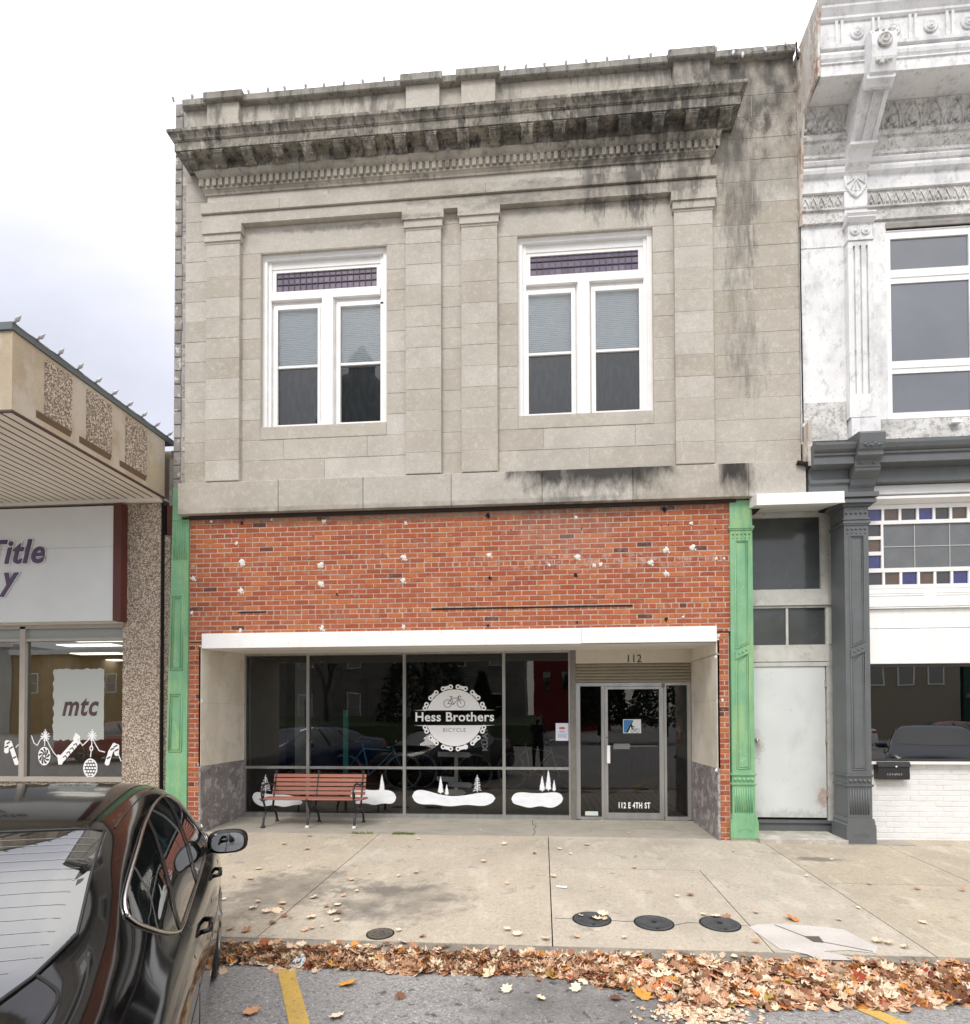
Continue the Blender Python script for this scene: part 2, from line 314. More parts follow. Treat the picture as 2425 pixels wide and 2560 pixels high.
def pebble_mat():
    m = bpy.data.materials.new('pebble_dash'); m.use_nodes = True; nt = m.node_tree; N = nt.nodes; L = nt.links; p = N['Principled BSDF']
    g = N.new('ShaderNodeNewGeometry'); v = N.new('ShaderNodeTexVoronoi'); v.inputs['Scale'].default_value = 62; L.new(g.outputs['Position'], v.inputs[0])
    r = N.new('ShaderNodeValToRGB'); sp_ = N.new('ShaderNodeSeparateColor'); L.new(v.outputs['Color'], sp_.inputs[0]); L.new(sp_.outputs[0], r.inputs[0])
    el = r.color_ramp.elements; el[0].color = (.13, .10, .08, 1); el[1].color = (.72, .62, .50, 1); el[1].position = .9
    for ps, c in ((.25, (.27, .20, .15)), (.45, (.50, .40, .31)), (.7, (.64, .54, .43))): q = el.new(ps); q.color = (*c, 1)
    d = N.new('ShaderNodeMapRange'); L.new(v.outputs['Distance'], d.inputs['Value']); d.inputs['From Min'].default_value = .45; d.inputs['From Max'].default_value = .75
    x = N.new('ShaderNodeMix'); x.data_type = 'RGBA'; L.new(d.outputs[0], x.inputs[0]); L.new(r.outputs[0], x.inputs[6]); x.inputs[7].default_value = (.24, .19, .155, 1); L.new(x.outputs[2], p.inputs['Base Color'])
    b = N.new('ShaderNodeBump'); b.invert = True; b.inputs['Strength'].default_value = 1; b.inputs['Distance'].default_value = .008; L.new(v.outputs['Distance'], b.inputs['Height']); L.new(b.outputs[0], p.inputs['Normal'])
    p.inputs['Roughness'].default_value = .8; return m
pebble = pebble_mat()
stucco = M('tan_stucco', (.52, .43, .31), (.42, .34, .24), 2.5, .9, .4, 60, speck=.08, fine=[(3, .46, .6, (.56, .50, .43), .8, (1, 1, .6))])
ribm = M('soffit_metal', (.88, .83, .75), (.80, .75, .67), 3, .6)
maroon = M('maroon_metal', (.115, .03, .02), (.085, .024, .017), 5, .5)
signw = M('sign_white', (.70, .72, .72), (.66, .68, .68), 3, .3)
purple = M('purple_letter', (.07, .035, .10), None, 3, .35)
bulbm = M('frosted_bulb', (.50, .50, .53), None, 3, .15, coat=.5)
wirem = M('wire', (.45, .45, .44), None, 3, .5)
gl = glass('shop_glass', 1.6, (.72, .74, .73), .05)
gl2 = glass('sash_glass', 1.5, (.96, .99, 1), .10)
blkmetal = M('black_iron', (.018, .018, .018), (.03, .03, .03), 10, .4, .1, 40)
decal = M('white_vinyl', (.97, .97, .97), (.92, .93, .95), 6, .5)
def text(body, x, y, z, size, mat, parent, name='lettering', bold=0, sx=1, shear=0, rotz=0, rot=None, depth=.0, align='CENTER', sp=1):
    cu = bpy.data.curves.new(name, 'FONT'); cu.body = body; cu.size = size; cu.offset = bold; cu.shear = shear; cu.extrude = depth; cu.align_x = align; cu.resolution_u = 3; cu.space_character = sp
    o = bpy.data.objects.new(name, cu); scn.collection.objects.link(o)
    bpy.context.view_layer.update(); me = bpy.data.meshes.new_from_object(o.evaluated_get(bpy.context.evaluated_depsgraph_get())); bpy.data.objects.remove(o)
    mt = Matrix.Translation(Vector((x, y, z))) @ (rot or Matrix.Rotation(R(90), 4, 'X')) @ Matrix.Rotation(rotz, 4, 'Z') @ Matrix.Diagonal((sx, 1, 1, 1))
    me.transform(mt)
    off = ORG.get(parent.name, Vector()); me.transform(Matrix.Translation(-off)); me.materials.clear(); me.materials.append(mat)
    t = bpy.data.objects.new(name, me); scn.collection.objects.link(t); t.parent = parent; ORG[t.name] = off; return t
# ------------------------------------------------------------------ ground
def S(n, m, mat): o = m.build(n, mat); o['kind'] = 'structure'; return o
m = MB(); m.poly([(-300, -300, -.6), (300, -300, -.6), (300, 300, -.6), (-300, 300, -.6)]); S('ground', m, asph)
m = MB(); ys = [(-3.52, -.215), (-4.2, -.18), (-6, -.15), (-9, -.09), (-14, -.02), (-19, -.10), (-24, -.25)]
for (a, za), (b, zb) in zip(ys, ys[1:]): m.poly([(-120, b, zb), (120, b, zb), (120, a, za), (-120, a, za)])
S('road', m, asph)
def rz(y):
    for (a, za), (b, zb) in zip(ys, ys[1:]):
        if b <= y <= a: return za+(zb-za)*(a-y)/(a-b)
    return -.215
m = MB(); m.poly([(-40, 1.6, -.03), (-40, -3.4, -.145), (60, -3.4, -.145), (60, 1.6, -.03)]); S('sidewalk_bed', m, blackm)
SW = .03
def slab(m, pts, g=.005, t=.5):
    cx = sum(p[0] for p in pts)/len(pts); cy = sum(p[1] for p in pts)/len(pts)
    n = len(m.v); k = len(pts); q = []
    for i, (x, y) in enumerate(pts):                       # shrink each edge by the joint gap
        (xa, ya), (xb, yb) = pts[i-1], pts[(i+1) % k]
        e1 = Vector((x-xa, y-ya)).normalized(); e2 = Vector((xb-x, yb-y)).normalized()
        n1 = Vector((-e1.y, e1.x)); n2 = Vector((-e2.y, e2.x)); q.append((x+(n1.x+n2.x)*g, y+(n1.y+n2.y)*g))
    for dz in (0, -.03): m.v += [(x, y, SW*y+dz) for x, y in q]
    m.face([n+i for i in range(k)], t)
    for i in range(k): j = (i+1) % k; m.face([n+k+i, n+k+j, n+j, n+i], t)
m = MB(); rnd = random.Random(3)
def rc(x0, x1, y0, y1, t=None): slab(m, [(x0, y0), (x1, y0), (x1, y1), (x0, y1)], t=rnd.uniform(.2, .8) if t is None else t)
xs = [-2.31, -4.62, -7, -9.4, -11.8, -14.2, -40]
for a, b in zip(xs, xs[1:]): rc(b, a, -3.40, .085)
rc(-2.31, .07, -3.40, .085, .5); rc(.07, 1.725, -3.40, -1.365, .65)
slab(m, [(.07, -1.365), (1.725, -1.365), (1.725, -3.40), (2.885, -3.40), (2.885, .085), (.07, .085)], t=.8)
xs = [2.885, 4.38, 5.9, 7.4, 9, 12, 60]
for a, b in zip(xs, xs[1:]): rc(a, b, -3.40, -1.73, .3); rc(a, b, -1.73, .16, .2)
S('sidewalk', m, conc)
m = MB(); slab(m, [(-4.95, .085), (2.4, .085), (2.4, 1.6), (-4.95, 1.6)], t=.5); slab(m, [(2.885, .16), (60, .16), (60, 1), (2.885, 1)], t=.4); S('entrance_floor', m, conc_g)
m = MB()
pr = [(-3.395, -.107), (-3.49, -.110), (-3.515, -.125), (-3.525, -.26), (-3.395, -.26)]
x = -40
while x < 60: x1 = x+3.05; m.prism(pr, x+.004, x1-.004, 'x', rnd.uniform(.3, .7)); x = x1
S('kerb', m, kerbm)
def line(px, py, ln, wd, ang):
    h = Vector((-math.sin(ang), math.cos(ang))); w = Vector((h.y, -h.x)); mm = MB(); n = 24
    for i in range(n):
        a, b = ln*i/n, ln*(i+1)/n; P = [Vector((px, py))-h*a-w*wd/2, Vector((px, py))-h*a+w*wd/2, Vector((px, py))-h*b+w*wd/2, Vector((px, py))-h*b-w*wd/2]
        mm.poly([(p.x, p.y, rz(p.y)+.004) for p in P])
    return mm
for k in range(-3, 5):
    S('parking_line', line(-1.985+3.77*k, -3.60, 4.6, .115, R(30)), yel)
patch = MB(); pp = [(1.70, -2.94), (1.80, -2.87), (1.95, -2.845), (2.2, -2.87), (2.46, -2.93), (2.50, -3.1), (2.55, -3.25), (2.47, -3.37), (2.3, -3.33), (2.1, -3.36), (2.28, -3.46), (2.33, -3.50), (2.0, -3.50), (1.95, -3.42), (1.84, -3.36), (1.79, -3.35), (1.76, -3.2)]
patch.poly([(x, y, SW*y+.004) for x, y in reversed(pp)]); S('concrete_patch', patch, M('patch_concrete', (.56, .53, .50), (.46, .43, .40), 4, .9, .4, 50, speck=.1))
m = MB(); m.poly([(x, y, SW*y+.008) for x, y in ((2.075, -3.10), (2.19, -3.095), (2.175, -3.21), (2.10, -3.20))]); m.poly([(x, y, SW*y+.008) for x, y in ((1.93, -2.88), (2.08, -3.11), (2.086, -3.106), (1.937, -2.876))]); m.poly([(x, y, SW*y+.008) for x, y in ((2.17, -3.20), (2.46, -3.35), (2.463, -3.343), (2.173, -3.193))])
S('patch_crack', m, M('patch_gap', (.10, .09, .07), None, 5, .9))
m = MB(); rr_ = random.Random(5)
for P_ in ([(.58, -2.86), (.70, -2.88), (.78, -2.86)], [(1.1, -2.93), (1.22, -2.87), (1.33, -2.87)], [(1.64, -2.90), (1.70, -2.91)], [(.10, -2.84), (.25, -2.85)], [(-.17, 1.12), (-.16, .8), (-.10, .7), (-.14, .45), (-.11, .3), (-.15, .1)], [(-.16, .8), (-.08, .86)]):
    for a, b in zip(P_, P_[1:]):
        d = Vector((b[0]-a[0], b[1]-a[1])).normalized(); w = .003; n_ = (-d.y*w, d.x*w)
        m.poly([(a[0]-n_[0], a[1]-n_[1], SW*a[1]+.004), (b[0]-n_[0], b[1]-n_[1], SW*b[1]+.004), (b[0]+n_[0], b[1]+n_[1], SW*b[1]+.004), (a[0]+n_[0], a[1]+n_[1], SW*a[1]+.004)])
S('pavement_crack', m, blackm)
# ------------------------------------------------------------------ BUILDING A: stone fronted shop
A = thing('commercial_building', 'two-storey limestone building with a raw red brick band and a recessed bicycle shop front', 'building', (-.9, .4, 0))
rb = random.Random(11)
T = lambda: min(1, max(0, rb.gauss(.5, .22)))
P0 = .2955; Z0 = 5.05
w = MB(); YF = -.03; G = .002
def row_blocks(m, x0, x1, z0, z1, y, d, splits=()):
    e = [x0]+[s for s in splits if x0 < s < x1]+[x1]
    for a, b in zip(e, e[1:]): m.block(a+G, b-G, z0+G, z1-G, y+rb.uniform(-.0015, .0015), d, .0035, T())
def rows(m, x0, x1, z0, z1, y, d, spl=lambda k: ()):
    k = int(round((z0-Z0)/P0))
    while Z0+k*P0 < z1-.02:
        a = max(z0, Z0+k*P0); b = min(z1, Z0+(k+1)*P0)
        if z1-b < .09: b = z1
        row_blocks(m, x0, x1, a, b, y, d, spl(k)); k += 1
        if b == z1: break
rows(w, -5.172, -4.80, Z0, 9.9, YF, .06)
for wx0, wx1, fx0, fx1, s0, s1 in ((-4.03, -2.18, -4.34, -1.88, [-3.078], [-3.68, -2.459]), (-.32, 1.53, -.62, 1.82, [.66], [.03, 1.28])):
    row_blocks(w, fx0, fx1, Z0, Z0+P0, YF, .06, s0); row_blocks(w, fx0, fx1, Z0+P0, Z0+2*P0, YF, .06, s1)
    rows(w, fx0, wx0, Z0+2*P0, 8.365, YF, .06); rows(w, wx1, fx1, Z0+2*P0, 8.365, YF, .06)
    w.block(wx0+G, wx1-G, 5.643, 5.828, YF-.004, .25, .004, .45)
    w.block(fx0, fx1, 8.368, 8.75, YF, .06, .003, .6)
    for jx in (wx0, wx1): w.box(min(jx, jx+(-.02 if jx == wx0 else .02)), max(jx, jx+(-.02 if jx == wx0 else .02)), YF+.004, .2, 5.83, 8.36, .4)
    w.box(wx0, wx1, YF+.004, .2, 8.36, 8.38, .4)
rows(w, -1.40, -1.09, Z0, 8.75, YF, .06)
rows(w, 2.30, 3.455, Z0, 10.40, YF, .06, lambda k: (2.861,) if k % 2 == 0 else ())
w.block(2.30, 3.415, 10.37, 10.56, YF, .06, .003, .35)
for a, b in ((-5.172, -1.9), (-1.9, 1.8), (1.8, 2.30)): w.block(a+G, b-G, 9.84, 10.56, YF-.001, .06, .003, T())
w.build('stone_wall', stone, A)
jm = M('stone_joint', (.60, .55, .47), (.40, .36, .30), 4, .95)
B('backing_wall', jm, A, (-5.165, -4.05, YF+.004, .28, 4.62, 10.5), (-2.16, -.34, YF+.004, .28, 4.62, 10.5), (1.55, 3.44, YF+.004, .28, 4.62, 10.4), (-4.049, -2.161, YF+.007, .28, 4.62, 5.81), (-.339, 1.549, YF+.007, .28, 4.62, 5.81), (-4.049, -2.161, YF+.007, .28, 8.385, 10.5), (-.339, 1.549, YF+.007, .28, 8.385, 10.5))
for x0, x1 in ((-4.822, -4.316), (-1.893, -1.387), (-1.105, -.598), (1.806, 2.318)):
    p = MB(); rows(p, x0, x1, Z0, 8.53, -.09, .07); p.box(x0+.004, x1-.004, -.0865, -.02, Z0, 8.5, .9)
    o = p.build('pilaster', stone, A)
    c = MB(); c.box(x0-.02, x1+.02, -.112, -.02, 8.52, 8.618, .55); c.box(x0-.042, x1+.042, -.132, -.02, 8.622, 8.752, .5); c.box(x0-.008, x1+.008, -.097, -.02, 8.49, 8.52, .5)
    c.build('pilaster_capital', stone, A)
    q = MB(); q.block(x0+.008, x1-.02, 9.84, 10.56, -.10, .08, .004, T()); q.build('parapet_pier', stone, A)
e = MB()
e.box(-4.868, 2.352, -.112, -.02, 8.754, 8.896, .5)
for a, b in ((-4.882, -3.7), (-3.7, -2.1), (-2.1, -.75), (-.75, .62), (.62, 1.55), (1.55, 2.366)):
    e.block(a+.001, b-.001, 8.912, 9.06, -.138, .12, .003, T())
for a, b in ((-4.80, -3.0), (-3.0, -1.2), (-1.2, .3), (.3, 1.3), (1.3, 2.292)): e.block(a+.001, b-.001, 9.06, 9.20, -.10, .1, .002, T())
e.box(-4.87, 2.35, -.10, -.02, 8.896, 8.912, .1)
e.build('entablature', stone, A)
cn = MB()
cn.sweep([(0, 9.185), (.022, 9.185), (.026, 9.21), (.045, 9.235), (.06, 9.243), (.06, 9.262)], -4.80, 2.292, -.10, .02, .5)
cn.sweep([(.055, 9.262), (.055, 9.375), (.075, 9.38), (.10, 9.405), (.115, 9.43), (.125, 9.455), (.125, 9.46)], -4.80, 2.292, -.10, .02, .5)
x = -4.862
while x < 2.34: cn.box(x, x+.052, -.190, -.15, 9.268, 9.366, T()); x += .0935
for sx, xx in ((-1, -4.865), (1, 2.357)):
    for yy in (-.16, -.07): cn.box(xx-.012, xx+.012, yy-.026, yy+.026, 9.268, 9.366, .5)
cn.build('dentil_course', stone_m, A)
cn = MB()
cn.sweep([(.118, 9.455), (.118, 9.575), (.14, 9.588), (.292, 9.590), (.292, 9.585), (.30, 9.585), (.30, 9.70), (.312, 9.703), (.312, 9.712), (.322, 9.716), (.33, 9.74), (.352, 9.775), (.372, 9.79), (.375, 9.825), (.36, 9.835), (-.05, 9.875)], -4.80, 2.292, -.10, .02, .5)
cn.build('cornice', stone_c, A)
for i in range(18):
    x = -4.932+.4325*i; k = MB()
    k.prism([(-.20, 9.578), (-.375, 9.578), (-.382, 9.572), (-.382, 9.545), (-.37, 9.535), (-.352, 9.505), (-.318, 9.478), (-.275, 9.470), (-.25, 9.462), (-.20, 9.455)], x-.075, x+.075, 'x', T())
    k.box(x-.09, x+.09, -.388, -.2, 9.560, 9.583, .5)
    k.prism([(-.24+.03*math.cos(a), 9.475+.024*math.sin(a)) for a in [j*math.pi/5 for j in range(10)]], x-.08, x+.08, 'x', .3)
    k.build('modillion', stone_c, A)
cp = MB()
for x0, x1, y0, z0, z1 in ((-5.19, -4.83, -.115, 10.545, 10.652), (-4.27, -1.95, -.115, 10.545, 10.652), (-1.37, -1.16, -.115, 10.545, 10.652), (-.56, 1.74, -.115, 10.545, 10.652), (2.35, 3.41, -.115, 10.545, 10.652),
                           (-4.845, -4.26, -.165, 10.555, 10.672), (-1.955, -1.36, -.165, 10.555, 10.672), (-1.165, -.555, -.165, 10.555, 10.672), (1.735, 2.355, -.165, 10.555, 10.672)):
    cp.block(x0, x1, z0, z1, y0, .5, .012, T())
cp.box(-5.18, 3.40, .0, .35, 10.5, 10.60, .5)
for x in (-2.87, .6): cp.box(x-.004, x+.004, -.118, -.11, 10.55, 10.65, 0)
cp.build('coping', stone_top, A)
bd = MB(); ee = [-5.215, -3.718, -2.491, -1.245, .008, 1.228, 2.74, 3.478]
for a, b in zip(ee, ee[1:]):
    n = len(bd.v); bd.block(a+.004, b-.004, 4.575, 5.02, -.12, .15, .006, T())
    bd.prism([(-.112, 5.018), (-.112, 5.022), (-.03, 5.052), (-.02, 5.018)], a+.004, b-.004, 'x', .6)
bd.box(-5.20, 3.46, -.105, 0, 4.59, 5.01, 0)
o = bd.build('lintel_band', stone_b, A)
B('steel_beam', M('rusty_steel', (.03, .022, .018), (.05, .03, .022), 20, .8, .4), A, (-5.10, 2.60, -.04, .25, 4.53, 4.572), (2.60, 2.95, .02, .3, 4.46, 4.572))
# end wall of grey block beside the stone front, running back
pw = MB(); z = 4.95
while z < 10.62:
    pw.block(-5.375, -5.265+rb.uniform(-.01, .01), z+.004, z+.19, .02, .1, .008, rb.random()*.6)
    for q in (0, .067, .134): pw.block(-5.262+rb.uniform(-.006, .01), -5.176, z+q+.004, z+q+.062, .028+rb.uniform(0, .02), .1, .006, rb.random())
    z += .2
pw.box(-5.37, -5.17, .036, 16, 4.6, 10.62, .9); pw.box(-5.36, 3.4, 15.7, 16, 0, 10.4, .3)
pw.build('party_wall', M('grey_block', (.38, .355, .33), (.26, .245, .23), 3, .9, .6, 30, tint=.25, speck=.15, fine=[(9, .57, .62, (.60, .57, .54), .8, (1, 1, 1)), (7, .60, .66, (.26, .085, .06), .7, (1, 1, 1))]), A)
B('roof', M('roof_felt', (.09, .09, .09), None, 4, .9), A, (-5.16, 3.4, .3, 15.7, 10.1, 10.2))
# ---- bricks
PB = .0703
bw = MB()
def brow(x0, x1, zt, k, header=False, off=None):
    L_ = .1015 if header else .2095
    x = x0-(L_*(.5 if (k % 2) else 0) if off is None else off); z0 = zt-PB
    jz = rb.uniform(-.001, .001)
    while x < x1-.012:
        a, b = max(x, x0), min(x+L_, x1)
        if b-a > .025:
            t = rb.random()**.8
            if rb.random() > .022: t = .2+.8*t
            else: t = rb.random()*.06
            bw.block(a+.004+rb.uniform(0, .004), b-.0075+rb.uniform(-.003, .001), z0+.0065+jz+rb.uniform(0, .0015), zt-.0065+jz+rb.uniform(-.002, .0015), rb.gauss(0, .0012), .03, .0025, t)
        x += L_
k = 0; zt = 4.53
while zt > .02:
    if zt-PB > 2.80:
        brow(-5.10, 2.536, zt, k, header=(k in (10, 19)))
    else:
        for xa, xb in ((-5.108, -4.902), (2.338, 2.50)):
            ww = xb-xa
            if k % 2: brow(xa, xb, zt, 0, off=0)
            else: brow(xa, xb, zt, 0, header=True, off=0)
    zt -= PB; k += 1
bw.build('brick_wall', brickm, A)
B('mortar_bed', mortar, A, (-5.10, 2.536, .0045, .2, 2.80, 4.53), (-5.108, -4.912, .0045, .2, 0, 2.80), (2.342, 2.50, .0045, .2, -.01, 2.80))
def blob(mm, x, z, r, y, d=.012, seed=0, k=11):
    q = random.Random(seed); n = len(mm.v); rad = [r*q.uniform(.55, 1.25) for _ in range(k)]
    mm.v.append((x, y-d, z))
    for f, yy in ((.6, y-d*.8), (1, y)):
        for j in range(k): a = 2*math.pi*j/k; mm.v.append((x+math.cos(a)*rad[j]*f*.85, yy, z+math.sin(a)*rad[j]*f))
    for j in range(k):
        i = (j+1) % k; mm.face([n, n+1+i, n+1+j]); mm.face([n+1+j, n+1+i, n+1+k+i, n+1+k+j])
plast = M('white_plaster', (.80, .78, .75), (.68, .65, .60), 20, .9, .8, 60)
WB = [(-4.777, 4.5, .7), (-3.869, 4.5, .7), (-3.1, 4.453, 1), (-1.913, 4.387, 1), (-4.39, 4.177, 1), (-4.312, 3.884, 1.5), (-3.149, 3.827, 1.5), (-1.938, 3.899, 1.7), (-5.044, 3.678, 1.2), (-4.323, 3.482, 1.5), (-3.136, 3.551, 1.5), (-1.95, 3.574, 1.2), (-5.067, 3.182, .9), (-4.333, 2.903, 1), (-3.122, 2.924, 1.2), (-1.943, 2.931, 1),
      (.471, 4.394, 1), (2.019, 4.266, .9), (-.729, 3.905, 1.3), (.486, 3.844, 1.4), (1.683, 3.915, 1.2), (2.039, 3.94, 1.4), (1.68, 3.6, 1.3), (1.47, 3.745, 1.3), (.71, 3.727, 1), (.80, 3.735, 1), (.1, 3.75, .8), (2.341, 3.782, .8), (2.449, 3.779, .8), (2.365, 2.736, .9), (2.329, 2.456, .8), (2.35, 1.86, 1.1), (2.41, 1.87, .8), (2.34, .93, 1.1), (-4.92, 1.89, 1.1), (-4.93, .98, 1), (-4.92, .03, 1.1), (-4.9, .1, .8), (1.9, 3.0, .6)]
for i, (x, z, s_) in enumerate(WB):
    mm = MB(); blob(mm, x, z, .036*s_, -.001, .014, i)
    if s_ > 1.1: blob(mm, x+.035, z-.03, .018, -.001, .01, i+99); blob(mm, x-.04, z+.01, .014, -.001, .008, i+199)
    mm.build('plaster_dab', plast, A)
for i, (x, z, s_) in enumerate([(-.745, 4.462, 1.6), (1.669, 4.468, 1.6), (-.723, 3.59, 1.3), (.466, 3.60, 1.3), (-.749, 2.929, 1.2), (1.68, 2.968, 1.3), (.474, 2.95, .9), (.544, 4.243, .5), (1.622, 4.259, .5), (1.713, 4.263, .5), (2.345, 4.192, .5), (-.424, 4.247, .5), (1.489, 3.313, .45), (1.335, 3.452, .4), (-4.314, 4.457, 1.3), (-1.283, 4.082, .4), (-1.174, 4.079, .4), (-1.593, 3.667, .45), (-1.525, 3.666, .45), (-3.255, 4.243, .5), (-3.961, 4.245, .4), (-2.244, 3.96, .4), (-2.9, 3.40, .9)]):
    mm = MB(); blob(mm, x, z, .024*s_, -.004, .0, i+400, 8); mm.build('bolt_hole', blackm, A)
cr_ = MB()
q = random.Random(4); x = -1.54
while x < 1.17: cr_.box(x, x+.14, -.006, .005, 3.171-.012+q.uniform(-.002, .002), 3.171+.009, .5); x += .1385
cr_.box(-4.36, -3.95, -.006, .005, 3.162, 3.180, .5); cr_.box(-5.09, -4.90, -.006, .005, 2.742, 2.752, .5); cr_.box(2.335, 2.53, -.006, .005, 2.786, 2.80, .5); cr_.build('mortar_crack', blackm, A)
# ---- upper windows
blind_m = M('venetian_blind', (.95, .97, .98), (.90, .93, .95), 1, .6); blind_d = M('insect_screen', (.025, .028, .032), (.05, .056, .062), 9, .45, mix=(.45, .6), stretch=(1.8, 1, .5), detail=2)
leadm = M('lead', (.05, .04, .05), None, 3, .6)
purp = M('lilac_glass', (.085, .05, .11), (.125, .09, .15), 7, .12, .1, 10, tint=.25, coat=.5)
def upper_window(ox, s1, s2, mid0, mid1):
    W = B('upper_window', white, A); x0, x1 = ox, ox+1.85
    m = MB(); y = .035
    m.box(x0, x0+.065, y, .16, 5.83, 8.30); m.box(x1-.065, x1, y, .16, 5.83, 8.30)          # outer casing
    m.prism([(y-.005, 8.30), (y-.005, 8.325), (y-.02, 8.36), (.16, 8.36), (.16, 8.30)], x0, x1, 'x')
    m.box(x0+.065, x0+.115, y+.03, .16, 5.83, 8.30); m.box(x1-.115, x1-.065, y+.03, .16, 5.83, 8.30)
    m.box(x0+.065, x1-.065, y+.045, .16, 8.20, 8.30); m.box(x0+.115, x1-.115, y+.055, .16, 8.155, 8.20)
    m.box(x0+.115, x1-.115, y+.002, .16, 7.715, 7.835)                                     # transom bar
    m.box(x0+.115, x0+.175, y+.05, .16, 7.835, 8.155); m.box(x1-.175, x1-.115, y+.05, .16, 7.835, 8.155)
    m.box(mid0, mid1, y-.004, .16, 5.835, 7.715); m.box(mid0-.012, mid0, y+.03, .16, 5.835, 7.715); m.box(mid1, mid1+.012, y+.03, .16, 5.835, 7.715)
    m.build('frame', white, W)
    t = MB(); n = 17; gx0, gx1, gz0, gz1 = x0+.175, x1-.175, 7.835, 8.155; q = random.Random(int(ox*10))
    zz = [gz0, gz0+.045, gz0+.15, gz0+.25, gz1]; xx_ = [gx0+(gx1-gx0)*i/n for i in range(n+1)]
    for i in range(n):
        for j in range(4): t.poly([(xx_[i], .11, zz[j]), (xx_[i+1], .11, zz[j]), (xx_[i+1], .11, zz[j+1]), (xx_[i], .11, zz[j+1])], q.uniform(.3, 1) if 0 < j < 3 else q.uniform(0, .35))
    t.build('leaded_glass', purp, W)
    l = MB()
    for xv in xx_[1:-1]: l.box(xv-.005, xv+.005, .100, .112, gz0, gz1)
    for zv in zz[1:-1]: l.box(gx0, gx1, .098, .111, zv-.005, zv+.005)
    l.build('lead_came', leadm, W)
    for a, b in (s1, s2):
        f = MB()
        f.box(a-.06, a, .0755, .17, 5.84, 7.589); f.box(b, b+.06, .0755, .17, 5.84, 7.589); f.box(a-.06, b+.06, .075, .17, 7.59, 7.66); f.box(a-.06, b+.06, .07, .17, 5.835, 5.90)
        f.box(a-.035, a, .0655, .09, 5.88, 7.591); f.box(b, b+.035, .0655, .09, 5.88, 7.591); f.box(a-.035, b+.035, .065, .09, 7.592, 7.62)
        f.box(a, b, .078, .16, 6.735, 6.768); f.box(a-.1, a-.061, .10, .168, 5.84, 7.658); f.box(b+.061, b+.1, .10, .168, 5.84, 7.658); f.box(a-.1, b+.1, .095, .166, 7.661, 7.72)
        f.build('sash', white, W)
        g = MB(); g.poly([(a, .105, 5.9), (b, .105, 5.9), (b, .105, 6.735), (a, .105, 6.735)]); g.poly([(a, .098, 6.768), (b, .098, 6.768), (b, .098, 7.59), (a, .098, 7.59)]); g.build('pane', gl2, W)
        bl = MB(); z = 6.72
        while z < 7.62: bl.prism([(.150, z), (.141, z+.002), (.156, z+.030), (.160, z+.029)], a-.02, b+.02, 'x', .5); z += .0275
        bl.box(a-.02, b+.02, .168, .172, 6.70, 7.64, .5)
        for fx_ in (.3, .68): xx2 = a+(b-a)*fx_; bl.box(xx2-.002, xx2+.002, .134, .139, 6.72, 7.6, 1)
        bl.build('blind', blind_m, W)
        d = MB(); d.poly([(a-.03, .125, 5.88), (b+.03, .125, 5.88), (b+.03, .125, 6.72), (a-.03, .125, 6.72)]); d.build('insect_screen', blind_d, W)
    return W
upper_window(-4.03, (-3.819, -3.222), (-2.884, -2.287), -3.145, -2.985)
upper_window(-.32, (-.173, .423), (.76, 1.357), .513, .673)
B('upper_room', dark, A, (-5.1, 3.3, .9, 1.0, 5.2, 8.9), (-5.1, 3.3, .3, .9, 5.15, 5.2), (-5.1, 3.3, .3, .9, 8.9, 8.95), (-5.12, -5.1, .3, 1, 5.2, 8.9), (3.3, 3.32, .3, 1, 5.2, 8.9))
